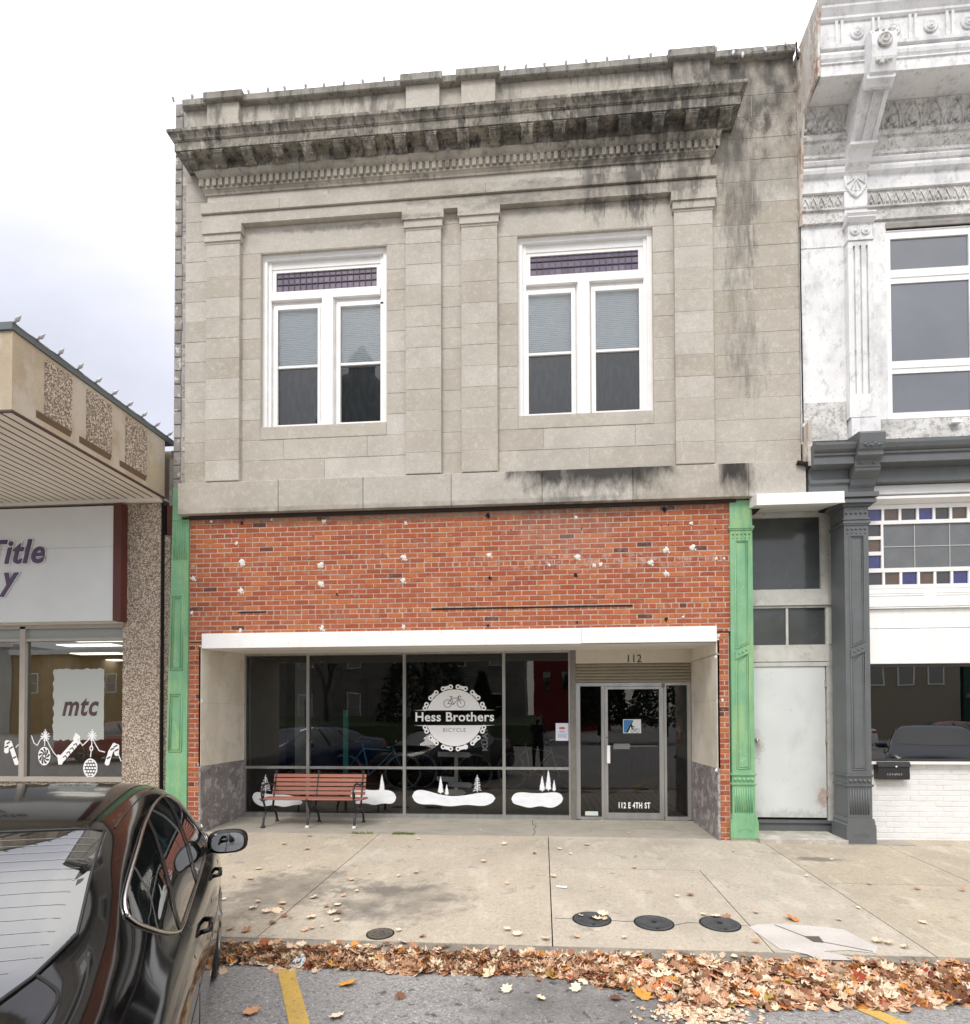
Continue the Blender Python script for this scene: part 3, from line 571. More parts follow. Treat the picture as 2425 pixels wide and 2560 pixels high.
# ---- green iron pilasters
def ring(m, x0, x1, y, d, z0, z1, p):
    m.prism([(z0, 0), (z0, p*.6), ((z0+z1)/2, p), (z1, p*.7), (z1, 0)], 0, 0) if False else None
    m.box(x0-p*.6, x1+p*.6, y-p*.6, y+d, z0, z0+(z1-z0)*.4); m.box(x0-p, x1+p, y-p, y+d, z0+(z1-z0)*.4, z1)
def iron_column(x0, x1, y, d, mat, zb, top, drops, K=1.0):
    c = MB(); w_ = x1-x0; f = lambda u: x0+w_*u
    c.box(x0, x1, y, y+d, zb+.24, top)
    # fluted pedestal
    for i in range(8): a = f(.08+.105*i); c.tube([(a+.012, y-.002, .70), (a+.012, y-.002, .38)], .010, 6)
    ring(c, x0, x1, y, d, .735, .765, .018); ring(c, x0, x1, y, d, .862, .892, .018)
    for i in range(5): c.ball((f(.12+.19*i), y-.004, .813), .023*K, 8)
    # two framed panels with a slanting band between
    a, b = f(.22), f(.78)
    def frame(pts, r=.008):
        P_ = [(px, y-.004, pz) for px, pz in pts]+[(pts[0][0], y-.004, pts[0][1])]
        c.tube(P_, r, 6, cap=False)
    for g_ in (0, .022): frame([(a+g_, .96+g_), (b-g_, .96+g_), (b-g_, 2.50-g_*.6), (a+g_, 2.40-g_*1.4)], .0085 if g_ == 0 else .005)
    for g_ in (0, .022): frame([(a+g_, 2.56+g_*1.3), (b-g_, 2.63+g_*.7), (b-g_, 4.01-g_), (a+g_, 4.01-g_)], .0085 if g_ == 0 else .005)
    c.prism([(a-.01, 2.42), (b+.01, 2.50), (b+.01, 2.60), (a-.01, 2.52)], y-.014, y, 'y')
    for i in range(3): t_ = .2+.3*i; c.ball((a+(b-a)*t_, y-.016, 2.455+.08*t_+.025), .014, 8)
    for i in range(5):
        q_ = f(.14+.18*i); c.ball((q_, y-.002, 4.105), .016*K, 8); c.ball((q_, y-.002, 4.05), .010*K, 8)
    ring(c, x0, x1, y, d, 4.155, 4.205, .02)
    c.build('shaft', mat, drops)
    bs = MB(); bs.box(x0-.035, x1+.03, y-.035, y+d, zb, zb+.2)
    pr_ = [(x0-.03, zb+.2), (x0-.03, zb+.235), (x0-.018, zb+.25), (x0-.018, zb+.28), (x0-.005, zb+.32), (x1+.005, zb+.32), (x1+.018, zb+.28), (x1+.018, zb+.25), (x1+.03, zb+.235), (x1+.03, zb+.2)]
    bs.prism(pr_, y-.03, y-.004, 'y'); bs.prism(pr_, y-.004, y+d-.002, 'y')
    c2_ = [((x0+x1)/2+.6*w_/2*math.cos(t_), y-.037, zb+.09+.045*math.sin(t_)) for t_ in [math.pi*i/10 for i in range(11)]]
    bs.tube(c2_, .004, 5); bs.tube([(p_[0]*.6+(x0+x1)/2*.4, p_[1], p_[2]*.6+(zb+.07)*.4) for p_ in c2_], .003, 5)
    bs.build('plinth', mat, drops)
gc = B('iron_pilaster', green, A)
iron_column(2.520, 2.812, -.025, .3, green, .035, 4.555, gc)
B('foundation_stone', conc, A, (2.49, 2.85, -.05, .3, -.02, .034))
gcl = MB()
gcl.prism([(-5.447, 0), (-5.118, 0), (-5.104, 4.53), (-5.215, 4.53), (-5.215, 5.0), (-5.345, 5.0)], -.02, .05, 'y')
for z0, z1, dx in ((1.17, 2.0, -.002), (2.35, 3.415, .012)):
    for g_, r_ in ((0, .009), (.03, .006)):
        l0, l1 = -5.388+.02*(z0-1.1)/1.2+g_, -5.193-g_; t0 = -5.388+.02*(z1-1.1)/1.2+g_
        gcl.tube([(l0, -.024, z0+g_), (l1, -.024, z0+g_), (l1, -.024, z1-g_), (t0, -.024, z1-g_), (l0, -.024, z0+g_)], r_, 6)
for i in range(6): gcl.tube([(-5.325+.038*i, -.024, 3.95), (-5.322+.038*i, -.024, 4.50)], .009, 6)
gcl.tube([(-5.35, -.022, 4.525), (-5.22, -.022, 4.525)], .008, 6)
gcl.build('iron_pilaster', green, A)
# ---- fascia, soffit, recess
fa = MB(); fa.block(-4.884, .53, 2.652, 2.866, -.045, .3, .003); fa.block(.533, 2.332, 2.658, 2.868, -.043, .3, .003); fa.build('fascia', whitep, A)
sf = MB(); sf.poly([(-4.9, .25, 2.655), (2.33, .25, 2.655), (2.3, 1.21, 2.70), (-4.9, 1.21, 2.70)]); sf.poly([(-4.9, -.0, 2.651), (2.33, -.0, 2.651), (2.33, .26, 2.654), (-4.9, .26, 2.654)]); sf.build('soffit', M('soffit_grey', (.80, .77, .70), None, 3, .7), A)
for nm, xa, xb, s in (('L', -4.905, -4.905, 1), ('R', 2.335, 2.295, -1)):
    f = lambda y_: xa+(xb-xa)*(y_+.02)/1.24
    def wallq(mm, z0, z1, dd=0):
        pts = [(f(-.02)+s*dd, -.02), (f(1.22)+s*dd, 1.22), (f(1.22)-s*.03, 1.22), (f(-.02)-s*.03, -.02)]
        mm.prism(pts if s < 0 else pts[::-1], z0, z1, 'z')
    W = B('side_panel', marble, A)
    mm = MB(); wallq(mm, .958, 1.868); wallq(mm, 1.872, 2.485 if s < 0 else 2.70)
    if s < 0: wallq(mm, 2.50, 2.70, .004)
    mm.build('stone_panel', marble, W)
    mm = MB(); wallq(mm, -.02, .955, .002); mm.build('wainscot', pinkm, W)
    mm = MB(); wallq(mm, .95, 2.68, -.006); mm.build('joint', jm, W)
# ---- shop front glazing
SF = B('shop_window', alum, A); Y = 1.2
xs_ = [-4.885, -3.822, -2.222, -.614, .415]
fr = MB(); fr.box(-4.91, -4.875, Y-.03, Y+.06, .04, 2.70); fr.box(-4.91, .50, Y-.035, Y+.06, 2.665, 2.70); fr.box(-4.91, .46, Y-.05, Y+.06, .02, .10)
fr.box(-4.91, .46, Y-.06, Y+.06, .018, .042)
for x in xs_[1:4]: fr.box(x-.024, x+.024, Y-.035, Y+.05, .10, 2.665)
for a, b in zip(xs_, xs_[1:]): fr.box(a+.01, b-.01 if b > 0 else b-.024, Y-.025, Y+.03, .813, .855)
fr.box(.408, .44, Y-.03, Y+.05, .10, 2.665); fr.build('frame', alum, SF)
for i, (a, b) in enumerate(zip(xs_, xs_[1:])):
    g = MB(); g.poly([(a, Y, .1), (b, Y, .1), (b, Y, 2.67), (a, Y, 2.67)]); g.build('pane', gl, SF)
B('post', alum_d, A, (.44, .52, Y-.07, Y+.06, .03, 2.70))
B('header_panel', M('beige_panel', (.70, .65, .56), (.62, .57, .49), 3, .6), A, (.522, 2.30, Y-.06, Y+.06, 2.484, 2.705))
lv = B('louvre', alum_d, A)
mm = MB(); mm.box(.52, 2.29, Y+.0, Y+.05, 2.18, 2.484); z = 2.185
lm = M('louvre_metal', (.42, .38, .30), (.36, .32, .26), 4, .5)
while z < 2.47: mm.prism([(Y-.055, z+.004), (Y-.062, z+.012), (Y-.03, z+.046), (Y, z+.048), (Y, z)], .522, 2.288, 'x'); z += .0495
mm.build('slats', lm, lv)
text('112', 1.42, Y-.068, 2.495, .175, M('dark_number', (.05, .045, .04), None, 3, .5), A, 'street_number', 0, .95)
DR = B('entrance_door', alum, A)
fr = MB()
for a, b in ((.522, .588), (.915, .962), (1.88, 1.918), (2.23, 2.288)): fr.box(a, b, Y-.045, Y+.05, .05, 2.178)
fr.box(.588, .915, Y-.045, Y+.05, 2.128, 2.178); fr.box(.962, 1.88, Y-.045, Y+.05, 2.125, 2.178); fr.box(1.918, 2.23, Y-.045, Y+.05, 2.135, 2.178)
fr.box(.588, .915, Y-.045, Y+.05, .04, .086); fr.box(1.918, 2.23, Y-.045, Y+.05, .04, .098); fr.box(.915, 1.918, Y-.05, Y+.06, .03, .052)
fr.build('door_frame', alum, DR)
lf = MB(); lf.box(.966, 1.018, Y-.035, Y+.02, .056, 2.12); lf.box(1.807, 1.876, Y-.035, Y+.02, .056, 2.12); lf.box(1.018, 1.807, Y-.035, Y+.02, 2.078, 2.12); lf.box(1.018, 1.807, Y-.035, Y+.02, .056, .15); lf.build('door_leaf', alum, DR)
for a, b, c_, d_ in ((.588, .915, .086, 2.13), (1.018, 1.807, .15, 2.08), (1.918, 2.23, .098, 2.136)):
    g = MB(); g.poly([(a, Y-.005, c_), (b, Y-.005, c_), (b, Y-.005, d_), (a, Y-.005, d_)]); g.build('pane', gl, DR)
hb = MB(); hb.box(.995, 1.045, Y-.085, Y-.05, .925, 1.20); hb.box(1.01, 1.03, Y-.05, Y-.03, .95, .98); hb.box(1.01, 1.03, Y-.05, Y-.03, 1.15, 1.18); hb.build('handle', whitep, DR)
hb = MB(); hb.tube([(1.05, Y+.04, 1.185), (1.80, Y+.04, 1.185)], .010, 8); hb.box(1.11, 1.36, Y+.02, Y+.06, 1.14, 1.225); hb.build('push_bar', whitep, DR)
hb = MB(); hb.lathe((1.0, Y-.04, 1.325), [(.014, 0), (.014, .012)], 'y', 12); hb.build('lock', alum_d, DR)
hb = MB(); hb.box(1.85, 1.89, Y-.06, Y-.04, 2.10, 2.165); hb.box(1.87, 1.89, Y-.06, Y-.03, .03, .10); hb.build('hinge', M('rusty_hinge', (.20, .10, .06), (.3, .25, .2), 20, .6), DR)
text('112 E 4TH ST', 1.415, Y-.012, .222, .125, decal, DR, 'lettering', .0042, .60, sp=1.16)
B('sticker', M('blue_white_sticker', (.55, .68, .8), (.75, .72, .5), 14, .5, mix=(.4, .6)), DR, (.66, .86, Y-.012, Y-.009, .10, .165))
ps = B('poster', M('poster_white', (.78, .80, .82), None, 2, .5), DR, (1.255, 1.532, Y-.013, Y-.010, 1.390, 1.607))
mm = MB(); mm.poly([(1.265, Y-.015, 1.597), (1.40, Y-.015, 1.597), (1.30, Y-.015, 1.40), (1.265, Y-.015, 1.40)]); mm.build('poster_blue', M('poster_blue_ink', (.05, .22, .50), None, 2, .5), ps)
mm = MB(); mm.poly([(1.40, Y-.0155, 1.59), (1.415, Y-.0155, 1.59), (1.33, Y-.0155, 1.40), (1.30, Y-.0155, 1.40)])
for cx_, r_ in ((1.40, .028), (1.475, .03)): mm.tube([(cx_+r_*math.cos(a), Y-.016, 1.43+r_*math.sin(a)) for a in [j*math.pi/6 for j in range(13)]], .003, 4)
mm.tube([(1.40, Y-.016, 1.43), (1.43, Y-.016, 1.47), (1.475, Y-.016, 1.43)], .003, 4); mm.tube([(1.40, Y-.016, 1.45), (1.385, Y-.016, 1.50), (1.395, Y-.016, 1.52)], .010, 5); mm.tube([(1.39, Y-.016, 1.50), (1.43, Y-.016, 1.485)], .006, 5)
mm.build('rider_drawing', blackm, ps)
# ---- decals on shop window
CNT = [0]
def ribbon(mm, pts, w_, y_):
    CNT[0] += 1; y_ -= (CNT[0] % 23)*.00006
    P_ = [Vector(p_) for p_ in pts]
    for a, b in zip(P_, P_[1:]):
        y_ -= .00002
        d = (b-a).normalized()*w_/2; n_ = Vector((-d.y, d.x)); a2, b2 = a-d*.6, b+d*.6
        mm.poly([(a2.x-n_.x, y_, a2.y-n_.y), (b2.x-n_.x, y_, b2.y-n_.y), (b2.x+n_.x, y_, b2.y+n_.y), (a2.x+n_.x, y_, a2.y+n_.y)])
def disc(mm, x, z, r, y_, k=24, a0=0, a1=2*math.pi, rz_=None):
    rz_ = rz_ or r; full = a1-a0 > 6.2; CNT[0] += 1; y_ -= (CNT[0] % 23)*.00006
    mm.poly([(x+r*math.cos(a0+(a1-a0)*i/k), y_, z+rz_*math.sin(a0+(a1-a0)*i/k)) for i in range(k if full else k+1)])
YD = Y-.006; cx_, cz_ = -1.402, 1.638
cx_ = -1.412; lg = MB(); Rr = .455
a_ = math.asin((.124)/Rr)
disc(lg, cx_, cz_, Rr, YD, 36, a_, math.pi-a_); disc(lg, cx_, cz_, Rr, YD, 36, math.pi+a_, 2*math.pi-a_)
for s in (1, -1): lg.poly([(cx_-.66, YD, cz_+s*.120), (cx_+.66, YD, cz_+s*.120), (cx_+.44, YD, cz_+s*.134), (cx_-.44, YD, cz_+s*.134)][::s])
rr = .50; da = .126; ends = []
for base in (90, 270):
    for off in (-43, -14, 14, 43):
        a = R(base+off); ends.append((a-da, a+da))
    for off in (-71, 71): a = R(base+off); ends.append((a-(da if off*(1 if base == 90 else 1) > 0 else -.04), a+(.04 if off > 0 else -da)) if False else ((a-da*.9, a+.02) if off > 0 else (a-.02, a+da*.9)))
for a0, a1 in ends:
    lk = MB(); hole = MB(); e1 = (cx_+rr*math.cos(a0), cz_+rr*math.sin(a0)); e2 = (cx_+rr*math.cos(a1), cz_+rr*math.sin(a1))
    ribbon(lk, [e1, e2], .056, YD)
    for e_ in (e1, e2):
        if abs(e_[1]-cz_) > .15: disc(lk, e_[0], e_[1], .040, YD-.0005, 14); disc(hole, e_[0], e_[1], .0155, YD-.001, 10)
    lo_ = lk.build('chain_link', decal, SF)
    if hole.f: hole.build('link_hole', blackm, SF)
lg.build('logo_disc', decal, SF)
text('Hess Brothers', cx_, YD-.002, 1.585, .205, decal, SF, 'lettering', .0045, 1.03, sp=1.04)
text('BICYCLE', cx_, YD-.002, 1.412, .088, M('grey_vinyl', (.28, .28, .28), None, 2, .5), SF, 'lettering', 0, 1.0, sp=1.15)
bk = MB(); bz = 1.868; K_ = 1.2
for s in (-.108, .108): ribbon(bk, [(cx_+s+.062*math.cos(a), bz+.062*math.sin(a)) for a in [j*math.pi/10 for j in range(21)]], .007, YD-.002)
for P_ in ([(-.088, 0), (-.01, -.012), (.06, .075), (-.035, .07), (-.088, 0)], [(-.01, -.012), (-.045, .09)], [(-.06, .092), (-.025, .092)], [(.088, 0), (.055, .085), (.05, .098), (.085, .098), (.088, .08)]):
    ribbon(bk, [(cx_+a*K_, bz+b*K_) for a, b in P_], .008, YD-.002)
bk.build('bicycle_drawing', blackm, SF)
def mound(x0, x1, zl, zr, zm, zb, seed):
    pts = []; n = 36
    for i in range(n+1):
        t_ = i/n; x = x0+(x1-x0)*t_; end = 1-(abs(2*t_-1))**5
        top = (zl*(1-t_)+zr*t_) - (((zl*(1-t_)+zr*t_)-zm)*math.sin(math.pi*t_)**1.6)
        pts.append((x, top, end))
    up_ = [(x, zb+(t2-zb)*(.5+.5*e_**.55)) for x, t2, e_ in pts]; lo = [(x, zb+(t2-zb)*(.5-.5*e_**.55)+.012*math.sin(5*i/n*3+seed)) for i, (x, t2, e_) in enumerate(pts)]
    return up_, lo
def pine(mm, x, z, h, w_, seed, sparse=False):
    q = random.Random(seed)
    if sparse:
        ribbon(mm, [(x, z), (x, z+h)], .010, YD-.002)
        for i in range(9):
            zz_ = z+h*(.12+.09*i); l_ = w_*(1-.085*i)*q.uniform(.7, 1.1)
            for s in (-1, 1): ribbon(mm, [(x, zz_+.01), (x+s*l_, zz_-.012+q.uniform(-.01, .02))], .009, YD-.002)
        return
    pts = [(x, z+h)]; n = 9
    for s in (1, -1):
        rng = range(1, n) if s == 1 else range(n-1, 0, -1)
        for i in rng:
            f_ = i/n; ww = w_*f_**.8
            a = (x+s*ww*q.uniform(.85, 1.15), z+h*(1-f_)-.01); b = (x+s*ww*.7, z+h*(1-f_)+.0)
            pts += [a, b] if s == 1 else [b, a]
        if s == 1: pts += [(x+w_*.5, z+h*.06), (x-w_*.5, z+h*.06)]
    mm.poly([(p_[0], YD-.002, p_[1]) for p_ in pts]); ribbon(mm, [(x, z), (x, z+h*.1)], .01, YD-.002)
for x0, x1, zl, zr, zm, zb, tr in ((-4.775, -3.92, .474, .33, .385, .20, ((-4.545, .42, .29, .10, 1),)), (-3.12, -2.362, .54, .47, .47, .245, ((-2.595, .45, .28, .055, 0),)),
                                   (-2.10, -.755, .535, .47, .385, .235, ((-1.635, .42, .29, .055, 0), (-1.537, .40, .18, .042, 0), (-1.045, .45, .27, .07, 1))), (-.50, .318, .47, .48, .44, .225, ((-.012, .47, .255, .055, 0), (.086, .48, .35, .055, 0), (.176, .475, .19, .035, 0)))):
    mm = MB(); u_, l_ = mound(x0, x1, zl, zr, zm, zb, x0)
    for i in range(len(u_)-1): mm.poly([(l_[i][0], YD, l_[i][1]), (l_[i+1][0], YD, l_[i+1][1]), (u_[i+1][0], YD, u_[i+1][1]), (u_[i][0], YD, u_[i][1])])
    for i, (x, z, h, w_, sp_) in enumerate(tr): pine(mm, x, z, h, w_, i+int(x*50), sp_)
    mm.build('painted_snow_scene', M('window_paint', (.95, .96, .98), (.74, .80, .88), 6, .8, mix=(.35, .85), stretch=(1, 1, 2.5)), SF)
fl = B('flyer', M('flyer_paper', (.74, .78, .88), (.80, .82, .86), 7, .5), SF, (.205, .405, YD-.003, YD, 1.272, 1.549))
mm = MB(); disc(mm, .305, 1.47, .05, YD-.004, 12, 0, 2*math.pi, .02); mm.build('flyer_emblem', M('flyer_red', (.6, .14, .14), None, 2, .5), fl)
mm = MB(); [mm.poly([(.235, YD-.004, z), (.375, YD-.004, z), (.375, YD-.004, z+.006), (.235, YD-.004, z+.006)]) for z in (1.375, 1.36, 1.345, 1.33, 1.315)]; mm.poly([(.26, YD-.004, 1.405), (.35, YD-.004, 1.405), (.35, YD-.004, 1.42), (.26, YD-.004, 1.42)]); mm.build('flyer_text', M('flyer_ink', (.2, .3, .6), None, 2, .5), fl)
# ---- side entrance
Y2 = .45
SE = B('side_entrance', white, A)
mm = MB(); mm.box(3.962, 4.25, Y2-.018, Y2+.05, .20, 4.52); mm.box(2.8, 4.0, Y2-.026, Y2+.049, 2.352, 2.41)
mm.box(2.8, 4.0, Y2-.03, Y2+.05, 2.42, 2.585); mm.box(2.8, 4.03, Y2-.024, Y2+.049, 2.586, 2.655); mm.box(2.8, 4.03, Y2-.024, Y2+.049, 3.177, 3.205); mm.box(2.8, 4.05, Y2-.05, Y2+.05, 3.21, 3.25); mm.box(2.8, 4.0, Y2-.03, Y2+.05, 3.25, 3.36); mm.box(2.8, 3.96, Y2-.02, Y2+.05, 3.36, 3.44)
mm.box(3.90, 3.96, Y2-.02, Y2+.05, 3.44, 4.46); mm.box(2.8, 3.96, Y2-.02, Y2+.05, 4.46, 4.55); mm.box(3.425, 3.455, Y2-.015, Y2+.04, 2.655, 3.177); mm.box(3.995, 4.03, Y2-.035, Y2+.03, 2.66, 3.17)
mm.build('frame', M('white_paint_old', (.66, .66, .62), (.52, .51, .47), 5, .6, .3, 30, fine=[(9, .55, .66, (.34, .31, .26), .5, (1, 1, 1))]), SE)
dgl = M('painted_over_glass', (.055, .062, .062), (.085, .092, .092), 2.5, .16, .05, 8, coat=.3, fine=[(20, .66, .7, (.25, .26, .26), .6, (3, 3, .5))])
for a, b, c_, d_ in ((2.8, 3.425, 2.655, 3.177), (3.455, 3.995, 2.655, 3.177), (2.8, 3.90, 3.44, 4.46)): B('pane', dgl, SE, (a, b, Y2+.01, Y2+.02, c_, d_))
dl = B('door', M('door_white', (.74, .765, .765), (.66, .69, .69), 2, .4, .06, 10, fine=[(3, .55, .7, (.5, .48, .44), .35, (1, 1, .6)), (20, .64, .7, (.4, .36, .3), .4, (1, 1, .5))], stains=[((3.0, .45, 1.25), (.12, 1, .25), .5, (.30, .22, .16), 8, (1, 1, 1), .3, .6), ((3.9, .45, .5), (.10, 1, .15), .6, (.40, .20, .12), 8, (1, 1, 1), .3, .6), ((3.4, .45, .25), (.6, 1, .12), .4, (.3, .27, .24), 8, (1, 1, 1), .3, .6)]), SE, (2.82, 3.945, Y2-.01, Y2+.03, .235, 2.348))
mm = MB(); mm.lathe((3.0, Y2-.01, 1.315), [(.028, 0), (.028, .008), (.012, .02), (.012, .035), (.027, .045), (.03, .06), (.02, .072)], 'y', 16); mm.build('door_knob', M('chrome', (.55, .55, .55), None, 3, .2, metal=1), dl)
hm = M('old_hinge', (.35, .25, .2), (.5, .45, .42), 12, .6)
for z in (.52, 1.28, 2.06): B('hinge', hm, dl, (3.935, 3.96, Y2-.028, Y2-.01, z, z+.1))
B('threshold', grey, SE, (2.8, 4.1, Y2-.06, Y2+.05, .165, .2)); B('riser', grey, SE, (2.8, 4.1, Y2-.03, Y2+.05, -.02, .165)); B('door_gap', blackm, SE, (2.8, 3.97, Y2+.02, Y2+.04, .19, .24))
B('step', M('step_stone', (.48, .45, .40), (.36, .33, .28), 4, .9, .5, 40, fine=[(6, .5, .6, (.62, .60, .56), .6, (1, 1, 1))]), SE, (2.825, 3.93, -.15, Y2-.03, -.03, .05))
mm = MB(); mm.prism([(-.30, 4.395), (-.30, 4.535), (.4, 4.62), (.4, 4.53)], 2.775, 3.86, 'x'); mm.box(2.77, 3.865, -.305, -.29, 4.385, 4.398); mm.build('hood', whitep, SE)
B('hood_void', blackm, SE, (2.72, 2.776, -.02, .4, 4.3, 4.57), (3.865, 4.0, 0.05, .4, 4.5, 4.9))
# ---- interior
tile = bpy.data.materials.new('patterned_tile'); tile.use_nodes = True; nt = tile.node_tree; p_ = nt.nodes['Principled BSDF']; g_ = nt.nodes.new('ShaderNodeNewGeometry'); mp_ = nt.nodes.new('ShaderNodeMapping'); mp_.inputs['Rotation'].default_value = (0, 0, R(45))
ck = nt.nodes.new('ShaderNodeTexChecker'); ck.inputs['Scale'].default_value = 11; ck.inputs['Color1'].default_value = (.05, .05, .045, 1); ck.inputs['Color2'].default_value = (.17, .16, .14, 1)
nt.links.new(g_.outputs['Position'], mp_.inputs[0]); nt.links.new(mp_.outputs[0], ck.inputs[0]); nt.links.new(ck.outputs[0], p_.inputs['Base Color']); p_.inputs['Roughness'].default_value = .5
IN = B('shop_interior', dark, A)
B('floor', M('dark_floor', (.035, .03, .025), (.05, .045, .04), 5, .5), IN, (-4.9, -.35, 1.27, 8, -.06, .02)); B('tiled_floor', tile, IN, (-.35, 2.4, 1.27, 4.2, -.06, .022)); B('back_floor', dark, IN, (-.35, 2.4, 4.2, 8, -.06, .022))
B('walls', dark, IN, (-4.98, -4.93, 1.3, 8, 0, 3), (-4.98, 2.6, 8, 8.1, 0, 3), (-4.98, 2.6, 1.3, 8, 2.75, 2.8)); B('right_wall', M('grey_wall', (.16, .16, .15), (.12, .12, .115), 3, .7), IN, (2.42, 2.48, 1.3, 8, 0, 3))
B('partition', M('pale_partition', (.26, .27, .25), (.20, .21, .195), 2, .6), IN, (-4.9, -4.86, 1.3, 2.6, .8, 2.7), (-4.30, -4.02, 1.75, 1.78, .3, 2.6)); B('partition_base', M('dark_marble', (.06, .05, .05), None, 2, .4), IN, (-4.9, -4.855, 1.3, 2.6, .02, .8))
mm = MB(); mm.tube([(-3.72, 1.9, 2.6), (-3.98, 1.95, 1.9), (-3.95, 1.95, 1.2), (-3.70, 1.9, .4)], [.20, .26, .26, .2], 12); mm.build('curved_display', dark, IN)

# ------------------------------------------------------------------ BUILDING B: ornate white neighbour
XB = 3.50; XE = 9.6
Bd = thing('ornate_building', 'white ornate building with peeling painted cornice, grey iron column and stained glass shop front', 'building', (6.5, .5, 0))
B('upper_wall', peel, Bd, (XB-.04, 4.56, -.03, .4, 5.55, 8.3), (4.56, 5.74, -.03, .4, 5.2, 5.56), (4.56, 5.74, -.03, .4, 8.09, 8.3), (5.74, XE, -.03, .4, 5.2, 8.3), (XB-.02, XE, .56, 12, 4.6, 10.4), (4.3, XE, .56, 12, 0, 4.6), (XB-.04, 4.56, -.035, .35, 5.28, 5.545), (XB-.02, XE, .0, .4, 8.3, 9.8))
m = MB(); m.box(XB-.03, 4.02, -.05, -.02, 5.55, 5.82); m.box(XB-.03, 4.02, -.065, -.02, 5.30, 5.545); m.box(4.40, XE, -.05, -.02, 5.30, 5.55); m.box(XB-.02, 4.0, -.036, -.025, 7.915, 7.92, 0); m.build('wall_base', peelh, Bd)
m = MB()
m.sweep([(0, 8.22), (.02, 8.22), (.02, 8.37), (.045, 8.375), (.045, 8.395), (0, 8.40)], XB-.02, XE, -.05, .0, .5, 'flat'); m.build('architrave', peelh, Bd)
m = MB(); m.sweep([(.0, 8.40), (.0, 8.61)], XB-.02, XE, -.055, 0, .5, 'flat')
x = XB+.03
while x < 7:
    if not 3.97 < x < 4.36:
        for s in (-1, 1): m.tube([(x+s*.05, -.058, 8.41), (x+s*.045, -.066, 8.47), (x, -.06, 8.59)], .008, 5)
        m.ball((x, -.06, 8.46), .02, 6)
    x += .105
m.build('leaf_frieze', peelh, Bd)
m = MB()
m.sweep([(.01, 8.612), (.035, 8.618), (.035, 8.632), (.0, 8.64), (.0, 8.83), (.02, 8.84), (.05, 8.86), (.06, 8.90), (.05, 8.94), (.035, 8.955), (.06, 8.965), (.075, 9.0), (.07, 9.02)], XB-.02, XE, -.05, 0, .5, 'flat')
m.build('lower_moulding', peel, Bd)
m = MB(); m.sweep([(.05, 9.02), (.075, 9.05), (.045, 9.12), (.09, 9.20), (.095, 9.24), (.12, 9.25), (.13, 9.29), (.10, 9.30), (.10, 9.34)], XB-.02, XE, -.05, 0, .5, 'flat'); m.build('upper_moulding', peelh, Bd)
m = MB(); m.sweep([(.07, 9.34), (.085, 9.45), (.12, 9.56), (.16, 9.655)], XB-.02, XE, -.05, 0, .5, 'flat')
x = XB+.06
while x < 7.5:
    P_ = []
    for s in (1, -1):
        seg = [(x+s*.105, .066, 9.355), (x+s*.115, .080, 9.45), (x+s*.075, .110, 9.55), (x, .145, 9.63)]
        P_ += seg if s == 1 else seg[::-1]
    m.tube([(a, -.05-b-.01, c) for a, b, c in P_], .011, 5)
    m.ball((x, -.15, 9.47), .05, 8, 1, 1.3); m.ball((x-.05, -.14, 9.40), .028, 6); m.ball((x+.05, -.14, 9.40), .028, 6)
    x += .2585
m.build('arch_frieze', peelh, Bd)
m = MB(); m.sweep([(.12, 9.662), (.53, 9.645), (.53, 9.78), (.545, 9.785), (.545, 9.80), (.50, 9.81), (.50, 9.83), (.535, 9.86), (.545, 9.90), (.535, 9.94), (.50, 9.96), (.55, 9.975), (.555, 10.01), (.53, 10.02)], XB, XE, -.05, 0, .5, 'flat'); m.build('cornice_soffit', peel, Bd)
m = MB(); m.sweep([(.525, 10.02), (.525, 10.32)], XB, XE, -.05, 0, .5, 'flat')
for i in range(9):
    xc = 3.725+.434*i
    for s in (-.033, .033): m.box(xc+s-.015, xc+s+.015, -.60, -.57, 10.02, 10.32)
m.build('cornice_frieze', peel, Bd)
for i in range(9):
    r_ = MB(); r_.lathe((3.942+.434*i, -.575, 10.165), [(.082, 0), (.082, .014), (.066, .02), (.058, .012), (.052, .012), (.045, .03), (.036, .03), (.028, .018), (.02, .03), (.004, .034)], 'y', 20); r_.build('rosette', peel, Bd)
m = MB(); m.sweep([(.54, 10.32), (.555, 10.34), (.555, 10.37), (.58, 10.41), (.60, 10.44), (.60, 10.47), (.63, 10.50), (.655, 10.535), (.66, 10.60), (.64, 10.615)], XB-.01, XE, -.05, 0, .5, 'flat'); m.build('cornice_top', peel, Bd)
B('gutter_edge', M('metal_flashing', (.30, .31, .33), None, 3, .5), Bd, (XB-.03, XE, -.72, .0, 10.60, 10.618))
m = MB(); m.prism([(-.72, 10.60), (-.62, 10.35), (-.60, 9.64), (-.46, 9.66), (-.20, 9.60), (-.14, 9.30), (-.13, 9.0), (-.08, 8.6), (-.07, 8.2), (.1, 8.2), (.1, 10.6)], XB-.045, XB-.012, 'x'); m.build('cornice_end', peelx, Bd)
